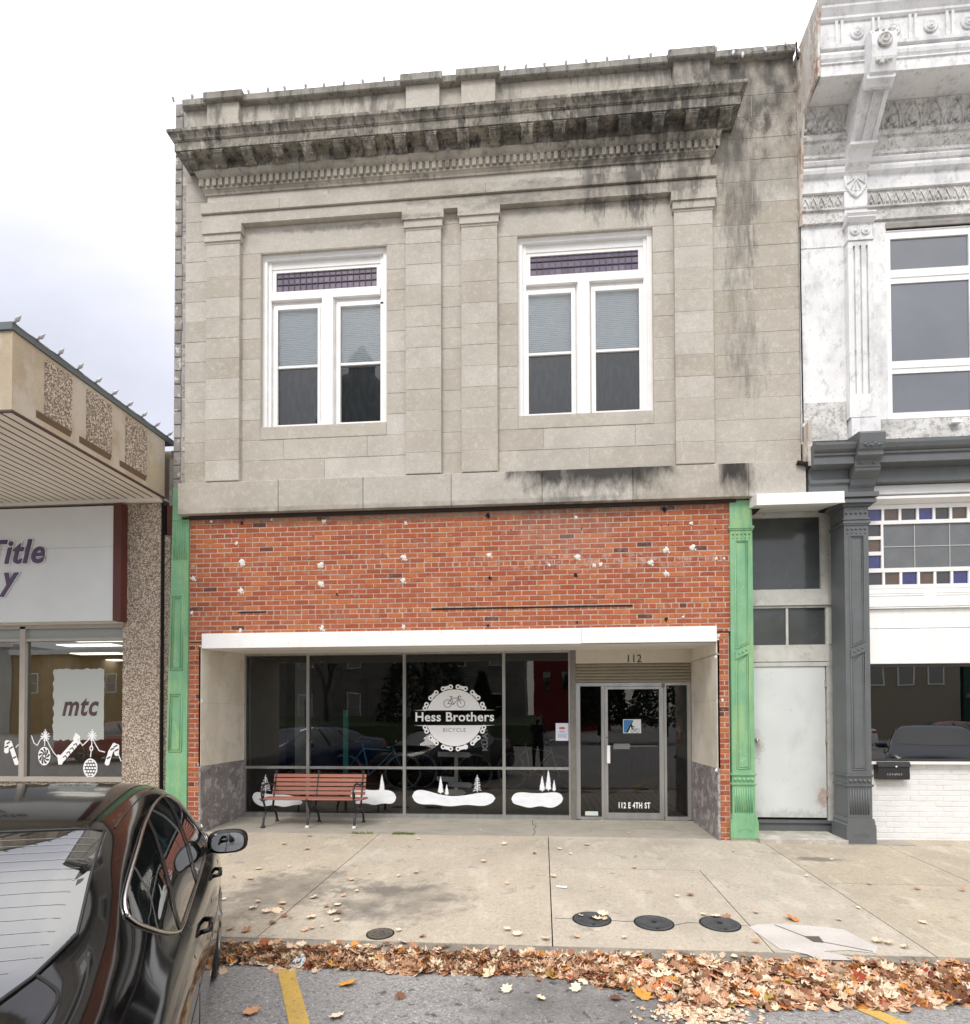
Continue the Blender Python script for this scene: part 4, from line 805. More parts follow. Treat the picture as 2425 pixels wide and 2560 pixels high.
def bracket(x0, x1):
    b = MB()
    b.prism([(-.07, 8.80), (-.085, 8.86), (-.17, 8.92), (-.235, 9.03), (-.27, 9.045), (-.275, 9.07), (-.25, 9.085), (-.55, 9.44), (-.62, 9.415), (-.66, 9.475), (-.66, 9.50), (-.70, 9.52), (-.745, 9.66), (-.755, 9.80), (-.75, 9.93), (-.71, 10.02), (-.64, 10.06), (-.57, 10.05), (-.05, 10.0)], x0+.012, x1-.012, 'x')
    for a, c_ in ((x0, x0+.055), (x0+.13, x1-.13), (x1-.055, x1)): b.prism([(-.255, 9.085), (-.275, 9.09), (-.565, 9.43), (-.545, 9.45)], a, c_, 'x')
    b.prism([(-.235, 9.04), (-.285, 9.045), (-.29, 9.075), (-.25, 9.085)], x0-.012, x1+.012, 'x'); b.prism([(-.60, 9.405), (-.675, 9.47), (-.675, 9.515), (-.56, 9.515)], x0-.008, x1+.008, 'x')
    B1 = b.build('bracket', peel, Bd)
    h = MB(); xc = (x0+x1)/2
    h.lathe((xc, -.752, 9.84), [(.085, 0), (.088, .02), (.07, .03), (.06, .018), (.05, .018), (.042, .035), (.03, .035), (.02, .022), (.004, .03)], 'y', 18)
    q = random.Random(2)
    for i in range(16): a = math.pi*i/15; h.ball((xc+.11*math.cos(a)*q.uniform(.8, 1.1), -.72+.02*q.random()-.03*math.sin(a), 9.66-.10*math.sin(a)*q.uniform(.6, 1.2)+.03), q.uniform(.012, .024), 6)
    for i in range(14): h.ball((xc+q.uniform(-.13, .13), -.72, 9.98+q.uniform(-.03, .05)), q.uniform(.014, .026), 6)
    h.build('bracket_ornament', peelh, B1)
    s_ = MB(); s_.tube([(x0+.03, -.085, 8.80), (x0+.03, -.09, 8.68), (xc-.06, -.09, 8.57), (xc, -.09, 8.52), (xc+.06, -.09, 8.57), (x1-.03, -.09, 8.68), (x1-.03, -.085, 8.80)], .014, 6)
    for i in range(5): a = math.pi*(1.15+.175*i); s_.tube([(xc, -.088, 8.80), (xc+.12*math.cos(a), -.088, 8.80+.2*math.sin(a))], .008, 5)
    s_.build('shell_ornament', peel, B1)
    p = MB(); p.box(x0+.012, x1-.012, -.08, -.02, 8.28, 8.82); p.build('bracket_back', peel, B1)
bracket(4.01, 4.325); bracket(8.1, 8.42)
def wpil(x0, x1):
    p = MB(); w_ = x1-x0; y = -.13
    gr = [x0+w_*f for f in (.24, .50, .76)]; gw = .013
    xs2 = [x0]+[v for g_ in gr for v in (g_-gw, g_+gw)]+[x1]
    for i in range(0, len(xs2), 2): p.box(xs2[i], xs2[i+1], y, -.02, 5.87, 7.84)
    p.box(x0+.002, x1-.002, y+.03, -.02, 5.8, 7.9); p.box(x0, x1, y, -.02, 7.84, 7.90); p.box(x0, x1, y, -.02, 5.80, 5.87); p.box(x0-.012, x1+.012, y-.014, -.02, 7.905, 7.925); p.box(x0-.004, x1+.004, y-.006, -.02, 7.93, 7.945)
    p.box(x0+.004, x1-.004, y+.006, -.02, 7.945, 8.13)
    p.prism([(y, 8.13), (y-.02, 8.14), (y-.05, 8.18), (y-.05, 8.195), (y-.03, 8.20), (y-.055, 8.235), (y-.055, 8.255), (-.02, 8.26), (-.02, 8.13)], x0-.02, x1+.02, 'x')
    p.box(x0-.01, x1+.01, y-.01, -.02, 5.56, 5.80); p.box(x0+.01, x1+.06, y-.012, -.02, 5.28, 5.55)
    o = p.build('pilaster', peel, Bd)
    for xc in (x0+w_*.29, x0+w_*.73):
        r_ = MB(); r_.lathe((xc, y+.006, 8.035), [(.058, 0), (.058, .012), (.045, .018), (.038, .01), (.03, .012), (.022, .026), (.004, .03)], 'y', 16); r_.build('rosette', peel, o)
wpil(4.035, 4.345); B('window_reveal', peel, Bd, (4.34, 4.56, -.045, .1, 5.56, 8.2))
def bwin(x0):
    W = B('window', whitep, Bd); m = MB(); x1 = x0+1.09
    m.box(x0, x0+.055, -.02, .12, 5.575, 8.08); m.box(x1-.055, x1, -.02, .12, 5.575, 8.08); m.box(x0+.055, x1-.055, -.019, .12, 7.985, 8.08); m.box(x0+.055, x1-.055, -.019, .12, 5.575, 5.655)
    m.box(x0+.055, x1-.055, -.015, .12, 6.178, 6.345); m.box(x0+.055, x1-.055, -.015, .12, 7.385, 7.57); m.box(x0+.055, x1-.055, -.024, -.01, 6.245, 6.262); m.box(x0+.055, x1-.055, -.024, -.01, 7.46, 7.475)
    m.box(x0-.03, x1+.03, -.03, .1, 8.08, 8.11); m.build('frame', whitep, W)
    for a, b in ((5.655, 6.178), (6.345, 7.385), (7.57, 7.985)): B('pane', M('frosted_window', (.12, .13, .15), (.16, .17, .195), 1.2, .10, 0, coat=.6, spec=.8), W, (x0+.055, x1-.055, .0, .01, a, b))
    B('window_head', M('window_head_dirty', (.35, .33, .30), (.2, .18, .16), 6, .8), W, (x0-.02, x1+.02, -.05, .1, 8.11, 8.17))
bwin(4.572); bwin(5.9)
B('vent_light', whitep, Bd, (5.30, 5.42, -.12, -.06, 5.45, 5.49))
# lower grey cornice
m = MB(); m.sweep([(.10, 4.55), (.10, 4.68), (.13, 4.70), (.13, 4.74), (.10, 4.755), (.10, 4.88), (.24, 4.90), (.24, 5.0), (.26, 5.005), (.265, 5.02), (.25, 5.04), (.29, 5.07), (.31, 5.12), (.31, 5.15), (0, 5.19)], 3.50, 4.0, -.03, .2, .5, 'flat'); m.sweep([(.10, 4.70), (.10, 4.755), (.10, 4.88), (.24, 4.90), (.24, 5.0), (.26, 5.005), (.265, 5.02), (.25, 5.04), (.29, 5.07), (.31, 5.12), (.31, 5.15), (0, 5.19)], 4.2, XE, -.03, .2, .5, 'flat'); m.build('lower_cornice', grey, Bd)
m = MB(); m.prism([(-.05, 4.54), (-.12, 4.55), (-.14, 4.62), (-.17, 4.66), (-.19, 4.72), (-.28, 4.80), (-.285, 4.83), (-.30, 4.845), (-.27, 4.87), (-.285, 4.93), (-.35, 4.97), (-.35, 5.02), (-.375, 5.04), (-.395, 5.10), (-.41, 5.22), (-.38, 5.255), (-.05, 5.29)], 4.005, 4.315, 'x')
q = random.Random(8)
for i in range(26): m.ball((4.16+q.uniform(-.11, .11), -.385, 5.11+q.uniform(-.045, .045)), q.uniform(.01, .022), 6)
for s in (4.08, 4.24): m.ball((s, -.277, 4.90), .018, 8)
m.build('lower_bracket', grey, Bd)
B('flashing', peelx, Bd, (XB-.03, XB+.02, -.2, -.02, 4.92, 5.5)); m = MB(); m.tube([(3.35, -.14, 4.99), (3.46, -.16, 4.96), (3.50, -.16, 4.90)], .03, 8); m.build('drain_stub', blackm, Bd)
gcol = B('iron_column', grey, Bd)
iron_column(3.952, 4.255, -.10, .35, grey, .005, 4.42, gcol)
m = MB(); x0, x1, y = 3.952, 4.255, -.10
for i in range(5): m.ball((x0+.03+.06*i, y-.004, 4.315), .018, 8)
for a, b, p in ((4.40, 4.43, .03), (4.43, 4.475, .07), (4.475, 4.50, .05), (4.50, 4.56, .09)): m.box(x0-p, x1+p, y-p, y+.35, a, b)
m.box(x0-.012, x1+.012, y-.012, y+.3, 4.225, 4.25); m.build('column_capital', grey, gcol)
B('plinth_slab', conc_g, Bd, (3.92, 4.75, -.16, .3, -.03, .004))
# stained glass shop front
SFB = B('stained_glass_front', white, Bd); ys_ = .05
cols = {'brown': M('brown_glass', (.085, .05, .035), (.12, .07, .045), 8, .12, .05, 10, coat=.5), 'black': M('dark_glass', (.035, .03, .035), (.055, .05, .05), 8, .12, .05, 10, coat=.5), 'blue': M('blue_glass', (.025, .025, .13), (.04, .045, .19), 8, .12, .05, 10, coat=.5), 'grey': M('textured_grey_glass', (.12, .125, .13), (.15, .155, .16), 6, .2, .2, 60, coat=.4)}
px_ = [4.305, 4.525, 4.742, 4.965, 5.17, 5.38, 5.60, 5.82, 6.04]
top = ['blue', 'brown', 'black', 'blue', 'black', 'brown', 'blue', 'black']; bot = ['black', 'brown', 'blue', 'brown', 'black', 'blue', 'brown', 'black']
def pane(x0, x1, z0, z1, c): B('glass_tile', cols[c], SFB, (x0+.012, x1-.012, ys_+.02, ys_+.03, z0, z1))
for i in range(8): pane(px_[i], px_[i+1], 4.25, 4.405, top[i]); pane(px_[i], px_[i+1], 3.395, 3.56, bot[i])
for (a, b), c in zip(((4.045, 4.205), (3.84, 4.0), (3.615, 3.79)), ('black', 'brown', 'blue')): pane(4.305, 4.51, a, b, c)
for a, b in ((4.52, 4.925), (4.93, 5.365), (5.37, 5.82)):
    for c, d in ((3.62, 3.90), (3.905, 4.19)): B('glass_tile', cols['grey'], SFB, (a, b, ys_+.02, ys_+.03, c, d))
m = MB()
for i, x in enumerate(px_): m.box(x-.016, x+.016, ys_, ys_+.05, 4.24, 4.42); m.box(x-.016, x+.016, ys_, ys_+.05, 3.38, 3.57)
for a, b in ((4.405, 4.46), (4.20, 4.25), (3.56, 3.615), (3.34, 3.395)): m.box(4.26, XE, ys_-.004, ys_+.05, a, b)
for a, b in ((4.0, 4.045), (3.79, 3.84)): m.box(4.28, 4.52, ys_, ys_+.05, a, b)
m.box(4.497, 4.527, ys_-.002, ys_+.05, 3.59, 4.22); m.box(6.04, XE, ys_+.01, ys_+.05, 3.3, 4.5); m.build('frame', white, SFB)
m = MB(); m.box(4.51, 6.04, ys_+.012, ys_+.022, 3.898, 3.907); [m.box(a-.004, a+.004, ys_+.011, ys_+.021, 3.61, 4.2) for a in (4.927, 5.367)]; m.build('lead', M('pale_lead', (.5, .5, .5), None, 2, .5), SFB)
m = MB(); m.block(4.262, XE, 3.115, 3.335, .04, .1, .004); m.box(4.262, XE, .03, .1, 3.10, 3.112); m.box(4.262, XE, .02, .1, 3.075, 3.09); m.block(4.262, XE, 2.815, 3.07, .06, .1, .004); m.block(4.262, XE, 2.345, 2.808, .055, .1, .004)
for z_ in (3.245, 3.275): m.box(4.3, 5.03, .034, .04, z_, z_+.006); m.box(5.17, 6, .034, .04, z_, z_+.006)
m.build('panel_boards', whitep, Bd)
m = MB(); m.prism([(-.03, 4.58), (-.03, 4.69), (.1, 4.69), (.1, 4.58)], 4.30, XE, 'x'); m.prism([(-.07, 4.50), (-.07, 4.535), (.1, 4.58), (.1, 4.45)], 4.26, XE, 'x'); m.build('head_moulding', white, Bd)
SW2 = B('display_window', alum_d, Bd); g = MB(); g.poly([(4.26, .12, 1.07), (XE, .12, 1.07), (XE, .12, 2.34), (4.26, .12, 2.34)]); g.build('pane', glass('shop_glass_dark', 3.2, (.25, .26, .26), .03), SW2)
B('frame', M('dark_frame', (.04, .035, .035), None, 3, .5), SW2, (4.26, XE, .09, .14, 2.305, 2.345), (4.26, XE, .08, .14, 1.055, 1.085)); B('sill', white, SW2, (4.26, XE, .07, .2, 1.015, 1.052))
B('dim_room', M('dim_room', (.05, .052, .05), None, 3, .8), Bd, (4.2, XE, .40, .41, .9, 2.4))
kw = MB(); z = 1.012; k = 0; q = random.Random(21)
while z > 0:
    x = 4.25-(.1 if k % 2 else 0)
    while x < XE-.1: kw.block(max(x, 4.25)+.002, x+.205, z-.068, z-.004, .15+q.gauss(0, .0012), .03, .004, q.random()); x += .209
    z -= .0705; k += 1
kw.box(4.25, XE, .1555, .35, -.02, 1.012); kw.build('painted_brick_wall', M('white_brick_paint', (.80, .80, .80), (.74, .74, .73), 5, .6, .3, 40, tint=.02, fine=[(12, .64, .70, (.50, .48, .45), .4, (1, 1, 1))]), Bd)
mb = thing('mailbox', 'black wall mailbox with white address numbers below the display window of the white building', 'mailbox', (4.6, .1, .95))
x0, x1 = 4.415, 4.808
m = MB(); m.prism([(.148, .815), (.045, .815), (.035, .835), (.045, 1.03), (.148, 1.07)], x0, x1, 'x'); m.build('box', blkmetal, mb)
m = MB(); m.prism([(.148, 1.075), (.04, 1.04), (.025, .985), (.033, .985), (.046, 1.032), (.148, 1.065)], x0-.008, x1+.008, 'x'); m.build('lid', blkmetal, mb)
m = MB(); m.lathe((4.638, .034, .985), [(.015, 0), (.015, .008), (.004, .01)], 'y', 12); m.build('lock', MATS['chrome'], mb)
text('112 E 4TH S', 4.615, .037, .868, .042, M('pale_number', (.5, .5, .5), None, 2, .5), mb, 'lettering', 0, .9, rot=Matrix.Rotation(R(92), 4, 'X'))
# ------------------------------------------------------------------ BUILDING C: low shop on the left
Cd = thing('low_shop_building', 'low shop with a projecting tan stucco canopy and pebble-dash pier at the left edge', 'building', (-8, .5, 0))
xs = -5.505; XW = -15
CN = B('canopy', stucco, Cd)
m = MB(); m.prism([(-2.385, 4.885), (.02, 4.875), (.02, 5.72), (-2.385, 5.72)], xs-.25, xs, 'x'); m.box(XW, xs-.25, -2.385, -2.2, 4.885, 5.72); m.build('side_fascia', stucco, CN)
m = MB(); m.box(XW, xs+.02, -2.41, .2, 5.722, 5.80); m.build('coping', M('grey_flashing', (.13, .15, .16), (.11, .125, .13), 3, .5), CN)
m = MB(); m.box(XW, xs+.012, -2.395, .02, 4.862, 4.884); m.build('edge_trim', M('dark_trim', (.09, .045, .035), None, 3, .6), CN)
for a, b in ((-2.00, -1.65), (-1.42, -1.03), (-.77, -.385)):
    m = MB(); m.box(xs-.01, xs+.022, a, b, 5.02, 5.66); m.build('pebble_panel', pebble, CN)
    m = MB(); m.prism([(xs, 4.955), (xs, 5.035), (xs+.024, 5.025), (xs+.024, 5.02)], a-.10, b+.0, 'y') ; m.build('panel_ledge', M('brown_stucco', (.17, .115, .07), None, 6, .9, .3, 50), CN)
m = MB(); x = xs-.02
while x > XW: m.prism([(x, 4.858), (x-.098, 4.858), (x-.104, 4.868), (x-.130, 4.868), (x-.130, 4.880), (x, 4.880)], -2.37, .25, 'y'); x -= .130
m.build('ribbed_soffit', ribm, CN)
B('soffit_trim', ribm, CN, (XW, xs-.02, -.06, .0, 4.80, 4.856))
B('wall', stucco, Cd, (XW, -5.54, .3, 12, 3.2, 5.7), (XW, -9.6, .2, 12, 0, 5.7), (XW, -5.54, 11.8, 12, 0, 5.7))
B('side_wall', MATS['grey_block'], Cd, (-5.56, -5.50, .25, 12, 0, 5.68), (-5.50, -5.40, .12, .3, 4.4, 5.5))
B('pier', pebble, Cd, (-6.118, -5.552, 0, .4, -.05, 4.795)); B('pier_return', pebble, Cd, (-5.545, -5.455, .09, .4, -.05, 4.35)); B('dark_joint', blackm, Cd, (-5.552, -5.545, .02, .4, 0, 4.8)); B('maroon_panel', maroon, Cd, (-5.50, -5.40, .07, .2, 4.35, 4.78))
sg = thing('shop_sign', 'large white sign panel with purple letters above the window of the low shop', 'sign', (-7, -.1, 3.9))
B('panel', signw, sg, (XW+4, -6.175, -.115, -.02, 3.065, 4.735)); B('trim', maroon, sg, (-6.175, -6.055, -.13, .3, 3.06, 4.76)); B('panel_seam', M('seam', (.4, .41, .41), None, 2, .6), sg, (-8.5, -6.18, -.118, -.116, 4.135, 4.139))
wl_ = M('white_letter_edge', (.82, .82, .82), None, 2, .5)
for body, x, z in (('Title', -7.25, 3.93), ('y', -7.70, 3.56)):
    text(body, x, -.135, z, .49, purple, sg, 'letters', .010, .92, .26, depth=.008, align='RIGHT', sp=1.09); text(body, x, -.127, z, .49, wl_, sg, 'letter_edge', .024, .92, .26, depth=.004, align='RIGHT', sp=1.09)
yc = .07
CW = B('shop_window', M('beige_frame', (.42, .38, .34), (.36, .33, .29), 5, .5), Cd); bf = MATS['beige_frame']
m = MB(); m.box(-7.755, -7.67, yc-.05, yc+.06, .75, 3.02); m.box(XW+5, -6.11, yc-.05, yc+.06, 2.985, 3.045); m.box(XW+5, -6.11, yc-.06, yc+.06, .72, .79); m.box(-6.17, -6.11, yc-.0, yc+.06, .75, 3.0); m.box(XW+5, -6.11, yc-.04, yc+.05, 2.80, 2.84); m.build('frame', bf, CW)
B('transom_panel', M('transom_grey', (.30, .31, .29), None, 3, .6), CW, (XW+5, -6.12, yc-.01, yc+.02, 2.84, 2.985)); B('header', ribm, CW, (XW+5, -6.1, -.0, .3, 3.045, 3.2)); B('bulkhead', pebble, CW, (XW+5, -6.1, yc-.02, yc+.3, -.1, .72))
for a, b in ((-7.67, -6.17), (XW+5, -7.755)):
    g = MB(); g.poly([(a, yc, .79), (b, yc, .79), (b, yc, 2.80), (a, yc, 2.80)]); g.build('pane', glass('office_glass', 3.2, (.55, .56, .54), .03), CW)
IC = B('office_interior', dark, Cd); m = MB(); m.box(XW+4, -5.7, .4, 6, .3, .34); m.box(XW+4, -5.7, 5.9, 6, .3, 3); m.box(-5.8, -5.7, .3, 6, .3, 3); m.build('floor_and_walls', M('office_wall', (.10, .085, .065), (.07, .06, .05), 3, .8), IC)
B('ceiling', M('office_ceiling', (.55, .56, .56), None, 3, .9), IC, (XW+4, -5.7, .3, 6, 2.93, 2.96))
em = emis('lit_panel', (1, .93, .80), 2.6)
for x, y in ((-7.9, 1.5), (-8.8, 2.8), (-7.2, 2.8), (-8.2, 4.1), (-6.6, 4.1), (-9.8, 4.1), (-7.2, .9)): B('ceiling_light', em, IC, (x-.5, x+.5, y-.14, y+.14, 2.915, 2.928))
YC = yc-.006; q = random.Random(9)
fp = MB(); L_, R_, Bt, Tp = -7.25, -6.455, 1.335, 2.385; pts = []; n = 20
for i in range(n): pts.append((L_+(R_-L_)*i/n, Bt+q.uniform(-.018, .012)))
for i in range(n): pts.append((R_+q.uniform(-.004, .004), Bt+(Tp-Bt)*i/n))
for i in range(n): pts.append((R_-(R_-L_)*i/n, Tp+q.uniform(-.01, .014)))
for i in range(n): pts.append((L_+q.uniform(-.02, .01), Tp-(Tp-Bt)*i/n))
fp.poly([(a, YC+.003, b) for a, b in pts]); fpo = fp.build('frosted_panel', M('frosted_vinyl', (.42, .44, .42), None, 3, .6), CW)
text('mtc', -6.845, YC+.001, 1.70, .42, M('cut_out_dark', (.10, .055, .045), (.03, .02, .02), 2, .4), fpo, 'lettering', .011, .80, .28, sp=1.1)
dec = MB(); dk = MB(); yy = YC
def chain(P_):
    for a, b in zip(P_, P_[1:]):
        l = math.hypot(b[0]-a[0], b[1]-a[1]); k_ = max(2, int(l/.016))
        for i in range(k_): t_ = i/k_; disc(dec, a[0]+(b[0]-a[0])*t_, a[1]+(b[1]-a[1])*t_, .0095, yy-.0004*(i % 2), 6)
def C2(x, y): # region [0,1500,500,2000] pixels x3.752 -> window plane
    return (-6.172+(x-1108)*.001686, .735+(1700-y)*.001665)
def CP(*p): return [C2(*a) for a in p]
chain(CP((265, 1305), (290, 1370), (320, 1390), (345, 1345), (370, 1310), (400, 1310), (430, 1380), (480, 1460), (520, 1500)))
chain(CP((700, 1330), (745, 1390), (790, 1350), (830, 1305), (860, 1370), (900, 1435), (960, 1450))); chain(CP((1080, 1470), (1108, 1535))); chain(CP((120, 1405), (200, 1330)))
chain(CP((395, 1250), (390, 1400))); chain(CP((835, 1250), (830, 1400), (820, 1500)))
for cx0, cz0 in ((395, 1308), (835, 1305)):
    c0 = C2(cx0, cz0)
    for i in range(10): a = math.pi*i/5; ribbon(dec, [c0, (c0[0]+.07*math.cos(a), c0[1]+.07*math.sin(a))], .016, yy)
def pepper(cx0, cz0, rx, rz2):
    c0 = C2(cx0, cz0); disc(dec, c0[0], c0[1], rx, yy, 24, rz_=rz2)
    for i in range(9):
        a = 2*math.pi*i/9; P_ = [(c0[0]+rx*.8*r*math.cos(a+r*.9), c0[1]+rz2*.8*r*math.sin(a+r*.9)) for r in (.25, .5, .75, 1)]
        ribbon(dk, P_[:3], .018, yy-.002); ribbon(dk, P_[2:], .028, yy-.002)
pepper(388, 1485, .098, .138)
c0 = C2(820, 1590); disc(dec, c0[0], c0[1], .112, yy, 28, rz_=.142); disc(dk, c0[0], c0[1], .092, yy-.002, 28, rz_=.12)
for i in range(-2, 3):
    for j in range(-2, 3):
        if (i*i+j*j) <= 5: disc(dec, c0[0]+.042*i+(.021 if j % 2 else 0)-.008, c0[1]+.046*j, .0175, yy-.004, 10)
disc(dec, *C2(828, 1415), .03, yy, 12, rz_=.042); disc(dk, *C2(828, 1415), .013, yy-.002, 10, rz_=.022)
ribbon(dec, CP((560, 1500), (690, 1360)), .10, yy); dec.poly([(a, yy-.0016, b) for a, b in CP((655, 1335), (680, 1275), (725, 1310), (722, 1350), (690, 1380))]); dec.poly([(a, yy-.0016, b) for a, b in CP((575, 1480), (510, 1470), (520, 1560), (555, 1560), (575, 1510))])
for i in range(4): ribbon(dk, CP((565+i*32, 1495-i*36), (590+i*32, 1480-i*36), (600+i*32, 1505-i*36)), .014, yy-.002)
for s, P_ in ((1, ((975, 1545), (1005, 1450), (1040, 1390), (1065, 1400), (1062, 1460))), (-1, ((125, 1545), (90, 1450), (60, 1370), (32, 1365), (28, 1440)))):
    Q_ = CP(*P_); ribbon(dec, Q_, .072, yy)
    for a_ in Q_: disc(dec, a_[0], a_[1], .036, yy-.0003, 14)
    for i in range(4):
        a_, b_ = Q_[i], Q_[min(i+1, 4)]; mx = ((a_[0]+b_[0])/2, (a_[1]+b_[1])/2); ribbon(dk, [(mx[0]-.022, mx[1]-.012), (mx[0]+.022, mx[1]+.012)], .02, yy-.002)
dec.build('candy_garland_decal', decal, CW); dk.build('decal_cutouts', M('cut_dark', (.05, .045, .04), None, 3, .5), CW)
# ------------------------------------------------------------------ string lights on the parapets
def string_light(label, pts, loc, tilt, grp):
    r_ = thing('string_light', label, 'string lights', loc, grp); c = MB(); q = random.Random(len(pts)); P_ = []
    for (x0, y0, z0), (x1, y1, z1) in zip(pts, pts[1:]):
        for i in range(4): t_ = i/4; P_.append((x0+(x1-x0)*t_, y0+(y1-y0)*t_, z0+(z1-z0)*t_-.02*math.sin(math.pi*t_)*q.uniform(0, 1.3)))
    P_.append(pts[-1]); c.tube(P_, .003, 5); c.build('cord', wirem, r_)
    for (x, y, z) in pts:
        b = MB(); t = Vector(tilt)+Vector((q.uniform(-.25, .25), q.uniform(-.1, .1), 0)); t.normalize(); o_ = Vector((x, y, z))
        b.tube([o_, o_+t*.025, o_+t*.035, o_+t*.055, o_+t*.08, o_+t*.11], [.013, .013, .021, .023, .014, .002], 8); b.build('bulb', bulbm, r_)
xl = [-5.33, -5.05, -4.78, -4.50, -4.19, -3.91, -3.65, -3.35, -3.08, -2.79, -2.50, -2.20, -1.92, -1.63, -1.05, -.78, -.49, -.2, .065, .354, .648, .933, 1.22, 1.516, 1.80, 2.10, 2.384]
def zt_(x): return 10.675 if any(a <= x <= b for a, b in ((-4.845, -4.26), (-1.955, -1.36), (-1.165, -.555), (1.735, 2.355))) else 10.655
string_light('clear pointed bulbs strung along the stone parapet top', [(x, -.09, zt_(x)) for x in xl], (-1.4, 0, 10.66), (0, 0, 1), None)
string_light('clear bulbs hanging off the right end of the stone parapet', [(2.60, -.125, 10.60), (2.72, -.125, 10.57), (3.0, -.125, 10.60), (3.27, -.125, 10.66), (3.44, -.12, 10.55)], (3, 0, 10.6), (0, -.3, -1), None)
string_light('clear bulbs strung along the grey edge of the low stucco canopy', [(xs+.025, -2.39+.27*i, 5.80) for i in range(10)], (xs, -1.2, 5.8), (.8, 0, .6), None)
m = MB(); m.tube([(3.42, -.11, 10.66), (3.425, -.11, 10.50), (3.44, -.10, 10.44), (3.50, -.1, 10.50)], .012, 6); m.tube([(3.475, -.045, 10.4), (3.468, -.045, 7.5), (3.48, -.045, 5.1)], .009, 5); m.build('downspout_cable', blackm, A)

# ------------------------------------------------------------------ bench
bench = thing('park_bench', 'brown slatted bench with black cast-iron frames in front of the bicycle shop window', 'bench', (-3.43, .6, .02))
slm = M('bench_slat', (.37, .145, .10), (.30, .11, .075), 5, .6, .3, 60, stretch=(.3, 3, 3), fine=[(14, .58, .68, (.50, .24, .17), .5, (.2, 2, 2))])
for x, arm, wf in ((-4.165, 1, 0), (-3.485, 0, 1), (-2.775, 1, 1)):
    f = MB(); y0 = lambda pts: [(x, a, b+.02) for a, b in pts]
    f.tube(y0([(.365, .0), (.37, .05), (.385, .12), (.42, .19), (.49, .235), (.56, .245)]), [.026, .017, .017, .018, .018, .02], 8)
    f.tube(y0([(.815, .0), (.81, .05), (.79, .12), (.73, .19), (.65, .235), (.56, .245)]), [.026, .017, .017, .018, .018, .02], 8)
    f.tube(y0([(.50, .24), (.42, .29), (.385, .36), (.375, .41)]), .016, 8); f.tube(y0([(.62, .24), (.68, .29), (.70, .36), (.70, .41)]), .016, 8)
    f.tube(y0([(.325, .405), (.50, .395), (.70, .40), (.735, .50), (.765, .62), (.79, .72), (.80, .765)]), .015, 8); f.ball((x, .80, .805), .022)
    f.ball((x, .33, .43), .024)
    if arm:
        f.tube(y0([(.34, .42), (.315, .49), (.325, .57), (.38, .625), (.47, .64), (.58, .615), (.66, .60), (.755, .62)]), .015, 8)
        f.tube(y0([(.36, .425), (.385, .47), (.375, .52), (.35, .52), (.35, .50)]), .011, 8)
    f.build('iron_frame', blkmetal, bench)
    for a, wh in ((.36, wf), (.815, 0)):
        g = MB(); g.lathe((x, a, .012), [(.035, 0), (.032, .02), (.02, .045)], 'z', 12); o = g.build('foot', M('white_foot', (.6, .6, .58), None, 3, .6) if wh else blkmetal, bench)
        if wh: o['label'] = 'foot with white paint'
def slat(pts, x0, x1):
    m = MB(); m.prism(pts, x0, x1, 'x'); m.build('slat', slm, bench)
for i in range(5):
    z = .462+.065*i; y = .722+.017*i; slat([(y-.012, z), (y+.004, z-.003), (y+.016, z+.046), (y+.000, z+.049)], -4.195, -2.725)
for i in range(4):
    y = .335+.088*i; z = .437-.004*i; slat([(y, z-.008), (y+.068, z-.010), (y+.068, z+.012), (y, z+.014), (y-.008, z+.004)], -4.215, -2.66)
mm = MB()
for i in range(5): z = .47+.065*i; y = .722+.017*i; mm.lathe((-3.485, y-.008, z+.02), [(.006, 0), (.005, .004)], 'y', 8)
mm.build('screw', alum, bench)
# ------------------------------------------------------------------ manhole lids
lidm = M('cast_lid', (.045, .047, .052), (.075, .077, .082), 10, .55, .4, 50)
rimm = M('lid_gap', (.012, .012, .012), None, 4, .8)
def lid(x, y, r, label, rusty=False):
    t = thing('utility_cover', label, 'manhole cover', (x, y, SW*y), 'round covers set in the sidewalk')
    rot = Matrix.Rotation(math.atan(SW), 4, 'X'); k = 36
    m = MB(); m.lathe((x, y, SW*y-.01), [(r+.010, 0), (r+.010, .0155), (r, .0155)], 'z', k); o = m.build('rim', rimm, t); o.rotation_euler.x = math.atan(SW)
    lm_ = M('rusty_lid', (.085, .07, .055), (.13, .115, .095), 14, .8, .6, 50) if rusty else lidm
    m = MB(); m.lathe((x, y, SW*y-.004), [(r-.001, .004), (r-.004, .0145), (r*.84, .0145), (r*.83, .0125), (r*.22, .0125), (r*.2, .0145), (r*.03, .0145)], 'z', k); o = m.build('lid', lm_, t); o.rotation_euler.x = math.atan(SW)
    m = MB()
    if rusty:
        q = random.Random(1)
        for i in range(26): a, rr = q.uniform(0, 6.28), r*q.uniform(.1, .8); m.box(x+rr*math.cos(a)-.006, x+rr*math.cos(a)+.006, y+rr*math.sin(a)-.004, y+rr*math.sin(a)+.004, SW*y+.009, SW*y+.014)
    else:
        m.lathe((x, y, SW*y+.0105), [(.026, 0), (.024, .003)], 'z', 16)
        m.lathe((x+.005, y-r*.86, SW*y+.0085), [(.018, 0), (.016, .004)], 'z', 10)
    o = m.build('handle_hole' if not rusty else 'raised_pattern', blackm if not rusty else lm_, t); o.rotation_euler.x = math.atan(SW)
lid(.417, -2.845, .158, 'leftmost of the three grey covers, with fallen leaves lying on it')
lid(.935, -2.895, .158, 'clean middle cover of the three grey covers in a row')
lid(1.487, -2.878, .158, 'right cover of the three grey ones, nearest the pale concrete patch')
lid(-1.33, -3.262, .104, 'small rusty round cover standing alone near the kerb', True)
